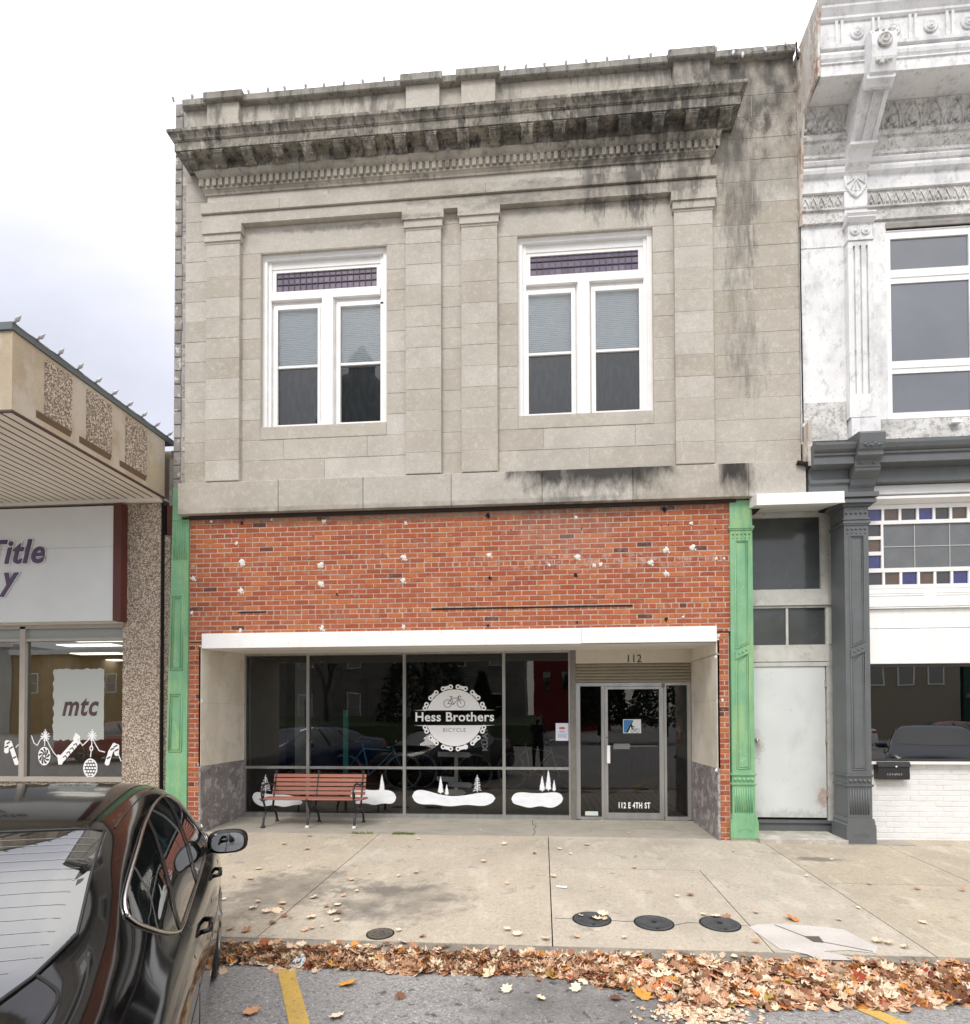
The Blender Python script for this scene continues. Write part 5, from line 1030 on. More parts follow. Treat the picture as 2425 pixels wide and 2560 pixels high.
# ------------------------------------------------------------------ leaves
LEAF = [(0, -.42), (.07, -.26), (.33, -.34), (.32, -.14), (.55, .0), (.38, .12), (.42, .36), (.20, .30), (.0, .56), (-.20, .30), (-.42, .36), (-.38, .12), (-.55, .0), (-.32, -.14), (-.33, -.34), (-.07, -.26)]
lramp = [(0, (.11, .045, .025)), (.12, (.30, .14, .075)), (.28, (.52, .29, .17)), (.42, (.66, .44, .30)), (.58, (.72, .56, .40)), (.82, (.78, .68, .52)), (.88, (.62, .20, .05)), (.93, (.66, .36, .06)), (.96, (.35, .045, .03)), (1, (.42, .32, .08))]
leafm = M('fallen_leaves', (.9, .9, .9), (.78, .72, .66), 30, .75, tramp=lramp, mix=(.3, .75), speck=.08)
def leaf(m, x, y, z, s, q, tilt=.5, t=None, curl=None):
    a = q.uniform(0, 6.28); rx = q.gauss(0, tilt); ry = q.gauss(0, tilt); cu = q.uniform(-.35, .5) if curl is None else curl
    mt = Matrix.Rotation(a, 3, 'Z') @ Matrix.Rotation(rx, 3, 'X') @ Matrix.Rotation(ry, 3, 'Y')
    w_ = q.uniform(.75, 1.1); n = len(m.v); t = q.random() if t is None else t
    c = mt @ Vector((0, 0, 0)); m.v.append((x, y, z))
    for lx, ly in LEAF:
        p = Vector((lx*w_*s, ly*s, cu*(lx*lx+ly*ly)*s+q.uniform(-.05, .05)*s)); p = mt @ p; m.v.append((x+p.x, y+p.y, z+p.z))
    k = len(LEAF)
    for i in range(k): m.face([n, n+1+i, n+1+(i+1) % k], t)
q = random.Random(77); pile = MB()
def edge(x):      # how far the drift reaches into the road
    if x < -2: return 3.61
    if x < .3: return 3.66+.02*math.sin(x*5)
    if x < 1.0: return 3.74+.40*((x-.3)/.7)
    if x < 2.3: return 4.10-.10*(x-1.0)/1.3+.03*math.sin(x*9)
    return 3.95-.12*min(1, (x-2.3)/1.2)
n_ = 0
for i in range(8600):
    x = q.uniform(-3.4, 6.2) if i < 7900 else q.uniform(-12, 12)
    e_ = edge(x); t_ = q.random()**1.25; y = -(3.50+(e_-3.50)*t_)-abs(q.gauss(0, .022))*(3 if q.random() < .05 else 1)
    f_ = max(0, min(1, (-y-3.50)/(e_-3.50))); hgt = .065*(1-f_**1.5) if x < .3 else .085*(1-f_**2)
    z = rz(max(y, -23))+.012+hgt*q.uniform(.15, 1.0)
    if y > -3.54: z = max(z, -.135)
    leaf(pile, x, y, z, q.uniform(.05, .12), q, q.choice((.2, .45, .7)), None, q.uniform(-.9, 1.3))
for i in range(130):
    x = q.uniform(-2.6, 4); leaf(pile, x, -3.51+q.gauss(0, .02), -.095+q.uniform(-.01, .012), q.uniform(.05, .09), q, .25)
for i in range(450):
    x = q.gauss(.95, .16); y = -4.20+q.gauss(0, .08); leaf(pile, x, y, rz(y)+.012, q.uniform(.015, .04), q, .3, q.uniform(.3, .8))
o = pile.build('leaf_drift', leafm, smooth=False); tag(o, 'long drift of fallen maple leaves heaped in the gutter along the kerb', 'fallen leaves', None, 'stuff')
SL = [(.561, -.389, 1), (.205, -.618, .8), (.104, -1.72, 1), (1.013, -1.342, .8), (1.41, -2.197, 1), (1.277, -2.251, .6), (.255, -3.236, .8), (.641, -3.224, .7), (1.65, -3.234, .8), (3.309, -1.757, .7), (3.69, -1.878, .8), (4.095, -1.908, .8), (3.186, -2.759, .8), (2.521, -2.739, .6), (2.591, -3.173, 1.2), (2.66, -3.2, 1), (2.738, -3.269, .9), (1.879, -2.618, .7), (2.348, -.572, .7), (2.839, -2.443, .6), (2.793, -1.541, .5), (.675, .393, .5), (.749, -1.549, .6), (.585, -2.012, .4), (.33, -.829, .6),
      (-3.251, -.116, .9), (-3.407, -.578, 1), (-3.005, -.791, 1.2), (-3.117, -1.992, 1), (-3.203, -1.633, 1), (-2.2, -2.5, 1), (-1.94, -2.432, .8), (-1.905, -2.683, .9), (-1.997, -2.713, .7), (-2.436, -2.667, 1), (-2.691, -2.644, .7), (-2.654, -2.802, 1.2), (-2.486, -2.884, 1), (-2.405, -2.847, 1.3), (-2.40, -2.78, .7), (-2.281, -2.96, .8), (-2.025, -2.979, 1.2), (-1.886, -2.877, 1.2), (-1.82, -2.86, .8), (-1.784, -3.023, .7), (-1.971, -3.241, .9), (-1.93, -3.20, .6), (-2.312, -3.111, .9), (-2.445, -3.291, 1), (-2.598, -3.27, .8), (-3.053, -2.605, .8), (-1.401, -1.658, 1), (-1.553, -1.801, .6), (-1.904, -1.722, .5), (-2.023, -1.951, .9), (-1.691, -.21, .8), (-1.721, -.606, .6), (-.507, -.424, 1), (-.696, -1.202, 1), (-.373, -1.973, .6), (-.21, -3.211, 1.1), (-.301, -3.134, .8), (-.972, -3.297, .8), (-1.192, -3.207, .7), (-1.106, -3.424, 1.1), (.014, -3.298, .9), (-1.857, -3.171, .4), (-1.854, -2.29, .6), (-2.895, -1.535, .5), (-3.323, -1.941, .5), (-.295, -.544, .4),
      (.52, -2.75, 1.1), (.523, -2.865, .7), (.461, -2.871, 1), (.328, -2.80, .7), (1.49, -2.735, 1.1), (1.584, -2.745, .9), (1.40, -2.70, .8), (3.35, -.9, .6), (1.1, -.9, .5), (1.2, .3, .5), (1.95, .5, .6), (1.55, .8, .5), (-.9, .35, .5), (.9, 1.05, .5), (-2.35, .75, .5)]
COL = {'cream': (.60, .76), 'tan': (.38, .55), 'brown': (.10, .28)}
for i, (x, y, s) in enumerate(SL):
    kind = 'cream' if q.random() < .55 else ('tan' if q.random() < .65 else 'brown')
    m = MB(); leaf(m, x, y, SW*y+.014, .084*s, q, .16, q.uniform(*COL[kind]), q.uniform(.2, .9)); o = m.build('fallen_leaf', leafm, smooth=False)
    tag(o, '%s dry maple leaf lying on the sidewalk' % kind, 'leaf', '%s leaves scattered on the sidewalk' % kind)
m = MB(); leaf(m, 2.129, -2.754, SW*-2.754+.014, .13, q, .12, .885, .3); o = m.build('fallen_leaf', leafm); tag(o, 'bright orange-red leaf lying just above the pale concrete patch', 'leaf')
m = MB(); leaf(m, -.103, -.818, SW*-.818+.012, .06, q, .12, .96, .3); o = m.build('fallen_leaf', leafm); tag(o, 'small dark red leaf lying left of the middle sidewalk joint', 'leaf')
for x, y, s, t_, lb in ((-1.83, -4.377, 1.3, .86, 'pale orange leaf on the asphalt between car and yellow line'), (-1.274, -4.40, 1, .78, 'cream leaf on the asphalt right of the yellow line'), (-1.369, -3.938, 1.3, .92, 'golden yellow leaf on the asphalt beside the leaf drift'), (-.257, -3.95, 1, .8, 'cream leaf lying on the asphalt left of the oil stain'), (-.022, -4.057, .8, .74, 'tan leaf lying on the oil-stained asphalt'), (.465, -4.024, 1, .02, 'dark brown leaf lying on the dark stained asphalt'), (.222, -3.889, 1, .8, 'cream leaf on the stained asphalt touching the drift'), (-.955, -4.106, .9, .05, 'small dark leaf lying flat on the grey asphalt')):
    m = MB(); leaf(m, x, y, rz(y)+.014, .095*s, q, .14, t_, .35); o = m.build('fallen_leaf', leafm); tag(o, lb, 'leaf')
m = MB(); m.poly([(.125, -2.05, SW*-2.05+.008), (.235, -2.07, SW*-2.07+.010), (.245, -2.02, SW*-2.02+.012), (.135, -2.0, SW*-2+.008)]); o = m.build('paper_scrap', whitep); tag(o, 'small white paper scrap beside the middle sidewalk joint', 'litter')
m = MB(); m.poly([(-1.90, -3.70, rz(-3.7)+.02), (-1.80, -3.74, rz(-3.7)+.03), (-1.78, -3.66, rz(-3.7)+.05), (-1.88, -3.63, rz(-3.7)+.06)]); m.poly([(-1.88, -3.63, rz(-3.7)+.06), (-1.78, -3.66, rz(-3.7)+.05), (-1.84, -3.58, rz(-3.7)+.07)]); o = m.build('paper_scrap', M('pale_blue_paper', (.58, .68, .76), None, 4, .8)); tag(o, 'crumpled pale blue paper lying at the edge of the leaves', 'litter')
wd = M('weed_green', (.10, .17, .045), (.22, .24, .09), 30, .8)
for (x, y, n__, w_, lb) in ((-2.56, .085, 90, .16, 'sparse weed strip growing in the sidewalk joint below the bench'), (-1.965, .085, 200, .15, 'dense green weed tuft growing in the sidewalk joint right of the bench')):
    m = MB()
    for i in range(n__):
        xx = x+q.uniform(-w_, w_); yy_ = y+q.gauss(0, .015); a = q.uniform(0, 6.28); h = q.uniform(.012, .045); b = .006
        m.poly([(xx-b, yy_, SW*y), (xx+b, yy_, SW*y), (xx+.03*math.cos(a), yy_+.03*math.sin(a), SW*y+h)])
    o = m.build('weed', wd); tag(o, lb, 'weed')
# ------------------------------------------------------------------ cars
from mathutils.bvhtree import BVHTree
paint = M('black_car_paint', (.004, .004, .0045), None, 3, .08, spec=.28, coat=.22, obj=True, fine=[(260, .56, .66, (.10, .075, .055), .14, (1, 1, 1))])
cglass = M('car_glass', (.008, .010, .010), None, 3, .02, spec=1, coat=.3); cglass.node_tree.nodes['Principled BSDF'].inputs['IOR'].default_value = 1.9
chrome = MATS['chrome']; rub = M('black_trim', (.012, .012, .012), None, 3, .45); tyre = M('tyre', (.02, .02, .02), None, 3, .85)
ST = [(-.03, [(.50, .34), (.62, .40), (.66, .55), (.64, .72), (.58, .88), (.5, .92), (.38, .935), (.2, .94), (0, .945)]),
      (.05, [(.66, .26), (.79, .34), (.83, .55), (.81, .76), (.74, .98), (.64, 1.06), (.5, 1.085), (.25, 1.10), (0, 1.105)]),
      (.32, [(.76, .20), (.88, .30), (.91, .55), (.895, .80), (.815, .985), (.735, 1.075), (.6, 1.105), (.3, 1.125), (0, 1.13)]),
      (.62, [(.80, .18), (.915, .30), (.935, .55), (.92, .82), (.835, .99), (.765, 1.09), (.665, 1.125), (.35, 1.14), (0, 1.145)]),
      (.90, [(.80, .18), (.92, .30), (.94, .55), (.93, .83), (.848, .995), (.77, 1.115), (.665, 1.185), (.36, 1.235), (0, 1.25)]),
      (1.20, [(.80, .18), (.92, .30), (.94, .55), (.932, .83), (.855, .995), (.775, 1.155), (.66, 1.315), (.37, 1.37), (0, 1.385)]),
      (1.55, [(.80, .18), (.92, .30), (.94, .55), (.932, .83), (.858, .99), (.78, 1.19), (.648, 1.40), (.37, 1.45), (0, 1.465)]),
      (2.05, [(.80, .18), (.92, .30), (.94, .55), (.93, .82), (.862, .975), (.79, 1.20), (.645, 1.435), (.37, 1.482), (0, 1.495)]),
      (2.6, [(.80, .18), (.92, .30), (.94, .55), (.93, .82), (.865, .965), (.79, 1.20), (.64, 1.435), (.37, 1.482), (0, 1.495)]),
      (3.0, [(.80, .18), (.92, .30), (.94, .55), (.93, .81), (.865, .955), (.795, 1.16), (.645, 1.365), (.37, 1.42), (0, 1.435)]),
      (3.4, [(.80, .18), (.92, .30), (.935, .55), (.92, .80), (.86, .94), (.80, 1.06), (.69, 1.17), (.42, 1.235), (0, 1.255)]),
      (3.75, [(.80, .18), (.915, .30), (.93, .55), (.91, .79), (.85, .92), (.79, .975), (.71, 1.02), (.42, 1.05), (0, 1.06)]),
      (4.15, [(.78, .18), (.88, .28), (.90, .5), (.88, .72), (.80, .85), (.72, .90), (.55, .94), (.3, .965), (0, .975)]),
      (4.45, [(.66, .22), (.74, .30), (.76, .45), (.74, .60), (.68, .74), (.6, .80), (.45, .84), (.25, .86), (0, .87)]),
      (4.56, [(.5, .30), (.56, .35), (.58, .45), (.56, .55), (.5, .64), (.42, .68), (.32, .70), (.18, .71), (0, .715)])]
def cr(p0, p1, p2, p3, t): return .5*((2*p1)+(-p0+p2)*t+(2*p0-5*p1+4*p2-p3)*t*t+(-p0+3*p1-3*p2+p3)*t**3)
def body_mesh():
    NS, NT = 5, 4; secs = []
    for i in range(len(ST)-1):
        g4 = [ST[max(0, min(len(ST)-1, i+o_))] for o_ in (-1, 0, 1, 2)]
        for k in range(NS):
            t = k/NS; yv = g4[1][0]+(g4[2][0]-g4[1][0])*t
            secs.append((yv, [(cr(*[g_[1][j][0] for g_ in g4], t), cr(*[g_[1][j][1] for g_ in g4], t)) for j in range(9)]))
    secs.append(ST[-1])
    m = MB(); ring_ = None
    for yv, P in secs:
        half = []
        for j in range(8):
            g4 = [P[max(0, min(8, j+o_))] for o_ in (-1, 0, 1, 2)]
            if j == 7: g4[3] = (-P[7][0], P[7][1])
            for k in range(NT): half.append((cr(*[g_[0] for g_ in g4], k/NT), cr(*[g_[1] for g_ in g4], k/NT)))
        full = [(x, z) for x, z in half]+[(0, P[8][1])]+[(-x, z) for x, z in reversed(half)]
        n = len(m.v); m.v += [(x, yv, z) for x, z in full]; K = len(full)
        if ring_ is not None:
            for j in range(K-1): m.face([ring_+j, ring_+j+1, n+j+1, n+j], .5, True)
            m.face([ring_+K-1, ring_, n, n+K-1], .5, False)
        else: m.face(list(range(n, n+K))[::-1], .5, False)
        ring_ = n
    m.face(list(range(ring_, ring_+K)), .5, False)
    return m
def make_car(label, cat='car'):
    root = thing('parked_car', label, cat, (0, 0, 0), None)
    m = body_mesh(); body = m.build('body', paint, root)
    bvh = BVHTree.FromPolygons(m.v, m.f)
    def sx(s, y, z, d=.003):
        h = bvh.ray_cast(Vector((s*2, y, z)), Vector((-s, 0, 0)))
        return (h[0]+h[1]*d*(1 if h[1].dot(Vector((s, 0, 0))) > 0 else -1)) if h[0] else Vector((s*.8, y, z))
    def sz(x, y, d=.003):
        h = bvh.ray_cast(Vector((x, y, 3)), Vector((0, 0, -1)))
        return (h[0]+h[1]*d*(1 if h[1].z > 0 else -1)) if h[0] else Vector((x, y, 1.1))
    def smooth_(L_, n=5):
        o_ = []
        for i in range(len(L_)-1):
            g4 = [L_[max(0, min(len(L_)-1, i+k))] for k in (-1, 0, 1, 2)]
            for k in range(n): o_.append((cr(*[g_[0] for g_ in g4], k/n), cr(*[g_[1] for g_ in g4], k/n)))
        return o_+[L_[-1]]
    DLO = smooth_([(1.10, 1.18), (1.18, 1.235), (1.5, 1.315), (1.85, 1.375), (2.25, 1.402), (2.6, 1.395), (2.85, 1.345), (3.1, 1.25), (3.43, 1.03)])
    LOW = smooth_([(1.10, 1.18), (1.14, 1.13), (1.28, 1.05), (1.45, .985), (1.56, .967), (1.8, .962), (2.4, .955), (3.0, .955), (3.40, .96), (3.43, 1.03)])
    def ip(L_, y):
        for (a, za), (b, zb) in zip(L_, L_[1:]):
            if a <= y <= b: return za+(zb-za)*(y-a)/(b-a+1e-9)
        return L_[-1][1] if y > L_[-1][0] else L_[0][1]
    for s in (1, -1):
        def strip(al, at, bl, bt, d, nm, mt_, NY=14):
            g = MB(); NZ = 7
            for i in range(NY+1):
                u_ = i/NY; yl = al+(bl-al)*u_; yt = at+(bt-at)*u_; zl, zt2 = ip(LOW, yl), ip(DLO, yt)
                for j in range(NZ+1): v_ = j/NZ; g.v.append(tuple(sx(s, yl+(yt-yl)*v_, zl+(zt2-zl)*v_, d)))
            for i in range(NY):
                for j in range(NZ): k = i*(NZ+1)+j; f_ = [k, k+NZ+1, k+NZ+2, k+1]; g.face(f_ if s > 0 else f_[::-1], .5, True)
            g.build(nm, mt_, root)
        strip(1.105, 1.105, 1.50, 1.86, .003, 'side_window', cglass); strip(1.55, 1.92, 2.27, 2.50, .003, 'side_window', cglass); strip(2.36, 2.56, 3.42, 3.42, .003, 'side_window', cglass, 20)
        strip(1.50, 1.86, 1.55, 1.92, .007, 'door_pillar', rub, 2); strip(2.27, 2.50, 2.36, 2.56, .008, 'door_pillar', rub, 2)
        t = MB(); t.tube([sx(s, y, z, .006) for y, z in LOW+DLO[::-1]], .007, 6); t.build('window_trim', chrome, root)
        t = MB()
        for L_ in ([(1.50, .965), (1.52, .85), (1.56, .7), (1.60, .5), (1.66, .32)], [(2.5, .97), (2.49, .8), (2.50, .6), (2.5, .3)], [(3.42, .95), (3.44, .8), (3.38, .6), (3.36, .3)]): t.tube([sx(s, y, z, -.001) for y, z in L_], .0035, 5)
        t.build('door_gap', blackm, root)
        t = MB(); t.tube([sx(s, .3+.1*i, .80-.008*i, -.004) for i in range(34)], .008, 5); t.build('crease', paint, root)
        for y in (1.86, 2.88):
            t = MB(); a = sx(s, y, .835, 0); b = sx(s, y+.19, .835, 0); t.tube([a, a+Vector((s*.035, .02, 0)), b+Vector((s*.035, -.02, 0)), b], [.012, .013, .013, .012], 8); t.build('door_handle', paint, root)
        w_ = MB(); mx = s*1.0
        for i, (yy_, r1, r2) in enumerate(((3.005, .098, .062), (3.015, .122, .076), (3.06, .124, .078), (3.12, .10, .062), (3.16, .05, .03))):
            for j in range(20): a = 2*math.pi*j/20; ca, sa = math.cos(a), math.sin(a); w_.v.append((mx+r1*math.copysign(abs(ca)**.7, ca), yy_, 1.018+r2*math.copysign(abs(sa)**.7, sa)))
        for i in range(4):
            for j in range(20): k = (j+1) % 20; w_.face([i*20+j, i*20+k, (i+1)*20+k, (i+1)*20+j], .5, True)
        w_.face(list(range(80, 100)), .5, True)
        w_.prism([(.84, .93), (.93, .955), (1.0, .96), (.93, .99), (.84, .985)] if s > 0 else [(-.84, .93), (-.93, .955), (-1.0, .96), (-.93, .99), (-.84, .985)], 3.05, 3.12, 'y')
        mo = w_.build('side_mirror', paint, root)
        g = MB(); g.poly([(mx+.098*math.copysign(abs(math.cos(a))**.7, math.cos(a)), 3.004, 1.018+.062*math.copysign(abs(math.sin(a))**.7, math.sin(a))) for a in [2*math.pi*j/20 for j in range(20)]]); g.build('mirror_glass', M('mirror_glass', (.45, .48, .5), None, 2, .02, metal=1), mo)
        for yw in (.95, 3.5):
            a = MB(); a.lathe((s*.88, yw, .33), [(.36, 0), (.36, s*.045)], 'x', 28); a.build('wheel_arch', rub, root)
            wh = MB(); wh.lathe((s*.775, yw, .33), [(.25, 0), (.32, s*.02), (.33, s*.06), (.33, s*.13), (.315, s*.155), (.24, s*.16)], 'x', 28); W_ = wh.build('wheel', tyre, root)
            r_ = MB(); r_.lathe((s*.775, yw, .33), [(.24, s*.15), (.235, s*.162), (.21, s*.155), (.20, s*.12), (.05, s*.13), (.045, s*.155)], 'x', 24)
            for k in range(5): b = 2*math.pi*k/5; r_.tube([(s*.918, yw+.04*math.cos(b), .33+.04*math.sin(b)), (s*.925, yw+.22*math.cos(b), .33+.22*math.sin(b))], .022, 6)
            r_.build('rim', alum, W_)
        t = MB(); NT_ = 8
        for i in range(NT_+1):
            for j in range(4): t.v.append(tuple(sx(s, .06+.04*i, .84+.045*j, .004)))
        for i in range(NT_):
            for j in range(3): k = i*4+j; t.face([k, k+4, k+5, k+1] if s > 0 else [k+1, k+5, k+4, k], .5, True)
        t.build('tail_light', M('tail_light_red', (.35, .01, .01), None, 3, .1, coat=.6), root)
        t = MB(); a = Vector((s*.55, 4.53, .62)); t.ball((s*.58, 4.40, .66), .11, 12, 1, .6); t.build('headlight', M('headlight_glass', (.5, .5, .52), None, 3, .08, coat=1), root)
    def bot(x): x = abs(x); return .45+.08*(x/.40)**2 if x < .40 else .53+.37*((x-.40)/.25)**2.6
    def tp(x): return 1.42+.07*(x/.62)**2
    g = MB(); NX, NY = 26, 16
    for i in range(NX+1):
        x = -.655+1.31*i/NX
        for j in range(NY+1): y = bot(x)+(tp(x*.94)-bot(x))*j/NY; g.v.append(tuple(sz(x*(1-.055*j/NY), y, .003)))
    for i in range(NX):
        for j in range(NY): k = i*(NY+1)+j; g.face([k, k+NY+1, k+NY+2, k+1], .5, True)
    rw = g.build('rear_window', cglass, root)
    t = MB(); P_ = [sz(x, bot(x), .004) for x in [-.655+1.31*i/24 for i in range(25)]]+[sz(.655-.045*j/8, bot(.655)+(tp(.61)-bot(.655))*j/8, .004) for j in range(1, 9)]+[sz(x, tp(x), .004) for x in [.61-1.22*i/14 for i in range(15)]]+[sz(-.61-.045*j/8, tp(.61)+(bot(.655)-tp(.61))*j/8, .004) for j in range(1, 9)]
    t.tube(P_, .0055, 6); t.build('window_seal', rub, rw)
    for k in range(17):
        t = MB()
        f_ = .08+.84*k/16
        t.tube([sz(x, bot(x*.35)+(tp(x)-bot(x*.35))*f_, .0045) for x in [-.60+1.20*i/20 for i in range(21)] if bot(x)+.03 < bot(x*.35)+(tp(x)-bot(x*.35))*f_], .0007, 4)
        t.build('defroster_line', M('defroster', (.42, .42, .43), None, 3, .8, spec=.1), rw)
    g = MB(); NX = 18
    for i in range(NX+1):
        x = -.66+1.32*i/NX
        for j in range(9): y = 3.08+(3.74-.12*(x/.66)**2-3.08)*j/8; g.v.append(tuple(sz(x, y, .003)))
    for i in range(NX):
        for j in range(8): k = i*9+j; g.face([k, k+9, k+10, k+1], .5, True)
    g.build('windscreen', cglass, root)
    t = MB()
    for s in (1, -1): t.tube([sz(s*x, y, .001) for x, y in smooth_([(.605, .745), (.64, .71), (.675, .66), (.68, .58), (.665, .45), (.645, .3), (.62, .12)])], .005, 5)
    t.build('boot_gap', blackm, root)
    t = MB()
    for s in (1, -1): t.tube([sz(s*x, y, .002) for x, y in ((.635, 1.55), (.632, 1.7), (.628, 2.1), (.625, 2.6), (.63, 3.0))], .004, 5)
    t.build('roof_strip', rub, root)
    t = MB(); t.prism([(1.49, -.02), (1.53, -.0), (1.53, .02), (1.49, .05)], -.0, .0, 'x') if False else t.ball((0, 1.75, 1.495), .03, 8); t.build('antenna', rub, root)
    return root
car = make_car('glossy black sedan parked at the kerb at the lower left')
AH = R(28); hh = Vector((-math.sin(AH), math.cos(AH))); ww_ = Vector((math.cos(AH), math.sin(AH)))
def put(c, u, w_, ang=AH, z=None):
    h_ = Vector((-math.sin(AH), math.cos(AH))); p = h_*u+ww_*w_; yc_ = p.y+1.9; c.location = (p.x, p.y, rz(p.y+1.5)-.0 if z is None else z); c.rotation_euler = (0, 0, ang)
put(car, -5.75, -4.82, z=-.165)
def recolor(c, name, col, rough=.25):
    mt = M(name, col, None, 3, rough, spec=.6, coat=1)
    for o in [c]+list(c.children_recursive):
        if o.type == 'MESH' and o.data.materials and o.data.materials[0] == paint:
            o.data = o.data.copy(); o.data.materials[0] = mt
    return c
def other(x, y, ang, name, col, lb, grp=None):
    c = copy_tree(car); c['label'] = lb; c.location = (x, y, rz(y)); c.rotation_euler = (0, 0, ang); recolor(c, name, col)
    if grp: c['group'] = grp
    return c
other(-5.5, -7.6, R(30), 'blue_paint', (.02, .05, .16), 'dark blue sedan reflected in the left part of the bicycle shop window')
other(7.4, -8.2, R(30), 'silver_paint', (.42, .43, .43), 'silver sedan reflected in the door glass of the bicycle shop')
other(10.6, -8.6, R(30), 'navy_paint', (.03, .045, .09), 'navy sedan reflected low in the display window of the white building')
other(12.5, -20, R(178), 'grey_paint_car', (.12, .13, .14), 'grey car reflected behind the navy sedan in the right display window')
other(17.5, -24, R(88), 'white_paint_car', (.7, .7, .7), 'white car reflected across the street in the right display window')
other(24, -24, R(95), 'red_paint_car', (.25, .01, .02), 'dark red car reflected across the street in the right display window')
other(-14, -14, R(60), 'red_paint_car', (.25, .01, .02), 'red car reflected below the frosted panel in the low shop window')
# ------------------------------------------------------------------ things inside the bicycle shop
def bicycle(x, y, z, ang, col, label, sc=1):
    r_ = thing('bicycle', label, 'bicycle', (0, 0, 0), None); fm = M('frame_'+label.split()[0], col, None, 3, .3, coat=.8)
    for wx in (-.52, .52):
        m = MB(); m.tube([(wx+.33*math.cos(a), 0, .33+.33*math.sin(a)) for a in [2*math.pi*i/28 for i in range(29)]], .016, 6); w__ = m.build('wheel', M('bike_tyre', (.10, .10, .10), None, 3, .6), r_)
        m = MB(); m.tube([(wx+.305*math.cos(a), 0, .33+.305*math.sin(a)) for a in [2*math.pi*i/28 for i in range(29)]], .007, 5)
        for i in range(14): a = 2*math.pi*i/14; m.tube([(wx, 0, .33), (wx+.30*math.cos(a), 0, .33+.30*math.sin(a))], .0015, 3)
        m.build('rim', alum, w__)
    m = MB()
    for P_ in ([(-.52, 0, .33), (-.08, 0, .28), (.36, 0, .72), (-.18, 0, .76), (-.52, 0, .33)], [(-.08, 0, .28), (-.2, 0, .86)], [(.34, 0, .80), (.40, 0, .62), (.52, 0, .33)]): m.tube(P_, .015, 6)
    m.build('frame', fm, r_)
    m = MB(); m.tube([(.34, 0, .80), (.33, 0, .92), (.38, -.2, .93), (.42, -.24, .88)], .012, 6); m.tube([(.33, 0, .92), (.38, .2, .93), (.42, .24, .88)], .012, 6); m.build('handlebar', chrome, r_)
    m = MB(); m.prism([(-.32, .87), (-.06, .87), (-.05, .90), (-.2, .91), (-.33, .92)], -.05, .05, 'y'); m.build('saddle', rub, r_)
    r_.location = (x, y, z); r_.rotation_euler = (0, 0, ang); r_.scale = (sc,)*3; return r_
bicycle(-3.05, 2.25, .32, R(12), (.05, .25, .45), 'blue bicycle standing behind the window above the bench')
bicycle(-1.75, 2.5, .32, R(-8), (.03, .05, .15), 'dark bicycle standing behind the round shop logo')
bicycle(-.15, 2.3, .32, R(-35), (.25, .25, .25), 'grey bicycle standing behind the rightmost shop window pane')
o = B('display_platform', M('platform_wood', (.10, .085, .07), (.07, .06, .05), 5, .6), None, (-3.9, .5, 1.75, 3.1, .02, .32)); tag(o, 'low dark display platform carrying the bicycles inside the shop', 'platform')
o = B('teal_post', M('teal_post_paint', (.03, .30, .24), None, 3, .5), None, (-3.53, -3.44, 2.0, 2.05, .35, 1.78)); tag(o, 'narrow teal upright board behind the second window pane', 'post')
sgp = thing('sign_post', 'grey wooden post with arrow boards below the round shop logo', 'sign post', (-1.5, 1.75, 0)); gw_ = M('grey_wood', (.75, .75, .73), (.6, .6, .58), 6, .7)
B('post', gw_, sgp, (-1.50, -1.44, 1.75, 1.80, .3, 1.12)); m = MB()
for z, a, b in ((.98, -1.78, -1.2), (.56, -1.80, -1.45), (.47, -1.60, -1.18), (.34, -1.65, -1.30)): mm = MB(); mm.prism([(a, z), (b-.05, z-.02), (b, z+.025), (b-.05, z+.07), (a, z+.08)], 1.72, 1.745, 'y'); mm.build('arrow_board', gw_, sgp)
kb = B('banner', M('black_banner', (.012, .012, .012), None, 3, .6), None, (-1.02, -.88, 1.7, 1.74, .9, 1.62)); tag(kb, 'narrow black upright banner with white lettering right of the round logo', 'banner')
text('KÜAT', -.925, 1.69, 1.27, .13, decal, kb, 'lettering', .004, 1.15, rotz=R(90))
fe = thing('fire_extinguisher', 'red fire extinguisher on the wall behind the right sidelight', 'fire extinguisher', (2.33, 2.15, 1.3)); m = MB(); m.lathe((2.335, 2.15, 1.24), [(.05, 0), (.058, .02), (.058, .30), (.04, .35), (.02, .37)], 'z', 16); m.build('cylinder', M('extinguisher_red', (.40, .02, .03), None, 3, .3), fe)
m = MB(); m.box(2.31, 2.36, 2.12, 2.18, 1.60, 1.64); m.tube([(2.33, 2.10, 1.63), (2.30, 2.05, 1.68)], .012, 6); m.build('valve', rub, fe)
m = MB(); m.lathe((2.335, 2.15, 1.38), [(.0595, 0), (.0595, .10)], 'z', 16); m.build('paper_label', whitep, fe)
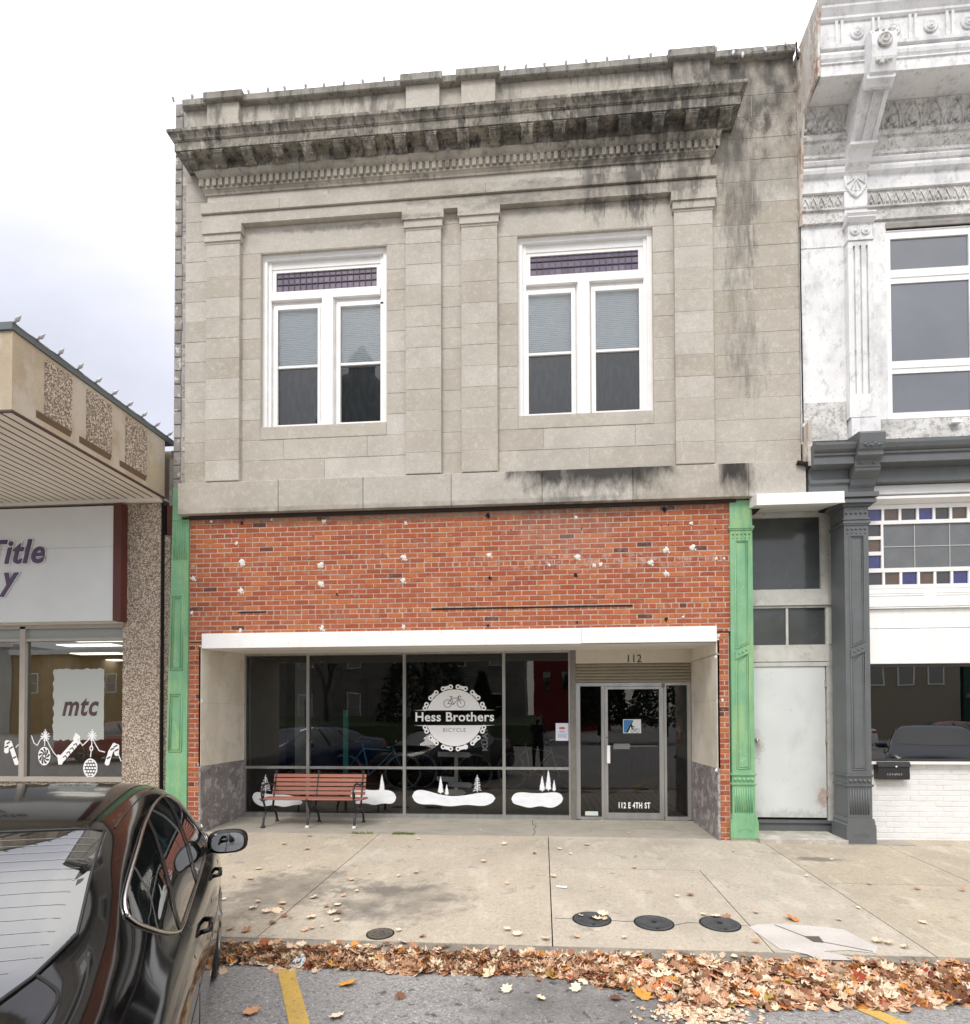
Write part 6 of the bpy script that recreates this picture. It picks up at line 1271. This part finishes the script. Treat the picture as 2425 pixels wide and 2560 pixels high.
# ------------------------------------------------------------------ the photographer (seen only as a reflection)
def person(x, y, z):
    r_ = thing('person', 'standing person in dark clothes and red knit hat photographing, reflected in the shop window', 'person', (x, y, z))
    J = [((0, 0, .95), .15), ((0, .0, 1.15), .145), ((0, .0, 1.36), .165), ((0, .0, 1.48), .075), ((0, .02, 1.56), .055), ((0, .03, 1.64), .085), ((0, .03, 1.74), .078),
         ((.17, 0, 1.42), .065), ((.24, .10, 1.20), .048), ((.14, .30, 1.38), .036), ((.07, .36, 1.46), .028), ((-.17, 0, 1.42), .065), ((-.24, .10, 1.20), .048), ((-.14, .30, 1.38), .036), ((-.07, .36, 1.46), .028),
         ((.10, 0, .86), .105), ((.12, .02, .48), .07), ((.13, -.02, .10), .045), ((.15, .14, .04), .04), ((-.10, 0, .86), .105), ((-.12, .02, .48), .07), ((-.13, -.02, .10), .045), ((-.15, .14, .04), .04)]
    E_ = [(0, 1), (1, 2), (2, 3), (3, 4), (4, 5), (5, 6), (2, 7), (7, 8), (8, 9), (9, 10), (2, 11), (11, 12), (12, 13), (13, 14), (0, 15), (15, 16), (16, 17), (17, 18), (0, 19), (19, 20), (20, 21), (21, 22)]
    me = bpy.data.meshes.new('body'); me.from_pydata([p for p, _ in J], E_, []); o = bpy.data.objects.new('body', me); scn.collection.objects.link(o); o.parent = r_
    sk = o.modifiers.new('skin', 'SKIN')
    for v, (_, rad) in zip(me.skin_vertices[0].data, J): v.radius = (rad, rad)
    me.skin_vertices[0].data[0].use_root = True
    sb = o.modifiers.new('sub', 'SUBSURF'); sb.levels = 2; sb.render_levels = 2; me.materials.append(M('dark_coat', (.02, .02, .024), None, 3, .8))
    sk_ = M('skin', (.50, .30, .22), None, 3, .6)
    m = MB(); m.ball((x, y+.045, z+1.665), .088, 14, 1, 1.25); m.tube([(x, y+.125, z+1.68), (x, y+.15, z+1.645), (x, y+.13, z+1.635)], [.008, .014, .008], 6); m.build('face', sk_, r_)
    m = MB(); m.lathe((x, y+.03, z+1.70), [(.098, 0), (.102, .03), (.095, .08), (.06, .125), (.01, .14)], 'z', 16); m.build('knit_hat', M('red_knit', (.22, .03, .03), None, 3, .9), r_)
    m = MB(); m.box(x-.04, x+.04, y+.385, y+.393, z+1.42, z+1.57); m.build('phone', blackm, r_)
    for s_ in (1, -1):
        m = MB(); m.ball((x+s_*.065, y+.365, z+1.46), .028, 8, 1, 1.4)
        for i in range(4): m.tube([(x+s_*.07, y+.37, z+1.44+.018*i), (x+s_*.056, y+.398, z+1.445+.018*i), (x+s_*.03, y+.402, z+1.45+.018*i)], .007, 5)
        m.tube([(x+s_*.06, y+.365, z+1.43), (x+s_*.045, y+.378, z+1.45), (x+s_*.03, y+.38, z+1.47)], .008, 5); m.build('hand', sk_, r_)
person(-.16, -8.42, -.10)
# ------------------------------------------------------------------ across the street (seen in the glass)
cstone = M('rusticated_stone', (.30, .28, .25), (.18, .17, .15), .8, .9, .8, 4, fine=[(2.5, .5, .6, (.10, .095, .085), .6, (.6, 1, 1.6))])
def facade(root, x0, x1, y, h, mat, wins, wm=None, depth=10):
    B('wall', mat, root, (x0, x1, y-depth, y, -.6, h)); B('cornice', wm or mat, root, (x0-.2, x1+.2, y-.2, y+.35, h-.5, h+.1))
    for (wx, wz, w_, hh_) in wins:
        W = B('window', wm or white, root, (wx-w_/2-.12, wx+w_/2+.12, y-.05, y+.08, wz-.12, wz+hh_+.12)); B('pane', cglass, W, (wx-w_/2, wx+w_/2, y+.05, y+.10, wz, wz+hh_/2-.03), (wx-w_/2, wx+w_/2, y+.05, y+.10, wz+hh_/2+.03, wz+hh_))
ct = thing('courthouse', 'rough grey stone courthouse with a domed tower reflected in the glass', 'building', (-15, -44, 0))
facade(ct, -30, -1.6, -40, 13, cstone, [(x, z, 1.1, 2.3) for x in (-26, -21.5, -17, -12.5, -7.5, -4.0) for z in (1.2, 6.0)])
m = MB(); m.lathe((-22, -60, 12), [(7, 0), (7, 17), (7.8, 18), (6.2, 19), (6.0, 22), (5.6, 25), (4.4, 28), (2.6, 30.5), (1.5, 31.5), (1.6, 33), (.3, 35)], 'z', 24); m.build('tower', M('dome_dark', (.06, .065, .06), None, 3, .7), ct)
yb_ = thing('brick_building', 'yellow brick building with white window frames reflected in the low shop window', 'building', (-60, -66, 0))
facade(yb_, -68, -44, -60, 10, M('yellow_brick', (.34, .22, .07), (.25, .16, .05), 3, .9), [(x, 4.6, 1.3, 2.4) for x in (-65, -61.5, -58, -54.5, -51, -47.5)], white)
wb_ = thing('white_shop_building', 'pale building with arched window reflected at the left edge of the low shop window', 'building', (-76, -66, 0))
facade(wb_, -88, -68.3, -60, 11, M('pale_wall', (.45, .46, .44), None, 3, .8), [(x, 4.6, 1.3, 3) for x in (-85, -80.5, -76, -71.5)], white)
rb_ = thing('red_building', 'dark red building reflected behind the rightmost bicycle shop pane', 'building', (3, -72, 0)); facade(rb_, -1.2, 9, -66, 11, M('red_wall', (.22, .02, .02), None, 3, .8), [(x, 5, 1, 2.2) for x in (0.5, 3, 5.5)], MATS['red_wall'])
tb_ = thing('tan_shop_building', 'tan building with tall windows reflected in the right display window', 'building', (32, -50, 0)); facade(tb_, 22, 36, -44, 11, M('tan_wall', (.30, .26, .20), None, 3, .8), [(x, 4.2, 1.2, 3.2) for x in (24, 26.5, 29, 31.5, 34)], white)
gb_ = thing('green_shop_building', 'dark green building with a pale awning reflected in the right display window', 'building', (44, -50, 0)); facade(gb_, 36.3, 60, -44, 10, M('green_wall', (.02, .06, .045), None, 3, .8), [], None); B('awning', M('awning', (.4, .38, .34), None, 3, .8), gb_, (36.5, 60, -44, -41, 3.0, 3.3))
m = MB(); m.prism([(-28, -.4), (-28.3, .9), (-36, 1.5), (-60, 1.5), (-60, -.4)], -31, 0, 'x'); o = m.build('lawn', M('lawn_grass', (.05, .075, .03), (.07, .09, .035), 3, .95)); o['kind'] = 'structure'
def tree(x, y, h, ever, label):
    r_ = thing('evergreen_tree' if ever else 'bare_tree', label, 'tree', (x, y, 0)); q = random.Random(int(x*7)); bark = M('bark', (.05, .04, .032), None, 5, .9)
    if ever:
        m = MB(); m.tube([(x, y, 0), (x, y, h*.9)], [.25, .05], 8); m.build('trunk', bark, r_); m = MB()
        for i in range(4200):
            f_ = q.random()**.7; z = .8+(h-.8)*(1-f_); rr = h*.26*f_*q.uniform(.5, 1.05)**.5; a = q.uniform(0, 6.28); c = Vector((x+rr*math.cos(a), y+rr*math.sin(a), z)); s = q.uniform(.22, .42)
            d1 = Vector((q.gauss(0, 1), q.gauss(0, 1), q.gauss(0, 1))).normalized()*s; d2 = Vector((q.gauss(0, 1), q.gauss(0, 1), q.gauss(0, 1))).normalized()*s; m.poly([c, c+d1, c+d2])
        m.build('crown', M('evergreen_leaf', (.018, .035, .018), (.03, .05, .025), 4, .9), r_)
    else:
        m = MB()
        def br(p, d, l, r, k):
            e_ = p+d*l; m.tube([p, (p+e_)/2+Vector((q.gauss(0, .05*l), 0, q.gauss(0, .05*l))), e_], [r, r*.85, r*.65], 5, cap=False)
            if k > 0:
                for _ in range(3): nd = (d+Vector((q.gauss(0, .5), q.gauss(0, .5), q.uniform(-.1, .45)))).normalized(); br(e_, nd, l*q.uniform(.6, .8), r*.6, k-1)
        br(Vector((x, y, 0)), Vector((0, 0, 1)), h*.28, .22, 5); m.build('branches', bark, r_)
for a in ((-9.0, -33, 15, 1, 'dense dark evergreen reflected behind the round shop logo'), (-4.8, -35, 5, 1, 'small clipped evergreen reflected right of the round logo'), (4.5, -34, 9, 1, 'dark evergreen reflected in the glass of the entrance door'), (9, -33, 11, 1, 'tall dark evergreen reflected in the right sidelight'), (-16.5, -32, 12, 0, 'bare branching tree reflected in the second window pane')): tree(*a)

print('OBJ',len(bpy.data.objects))
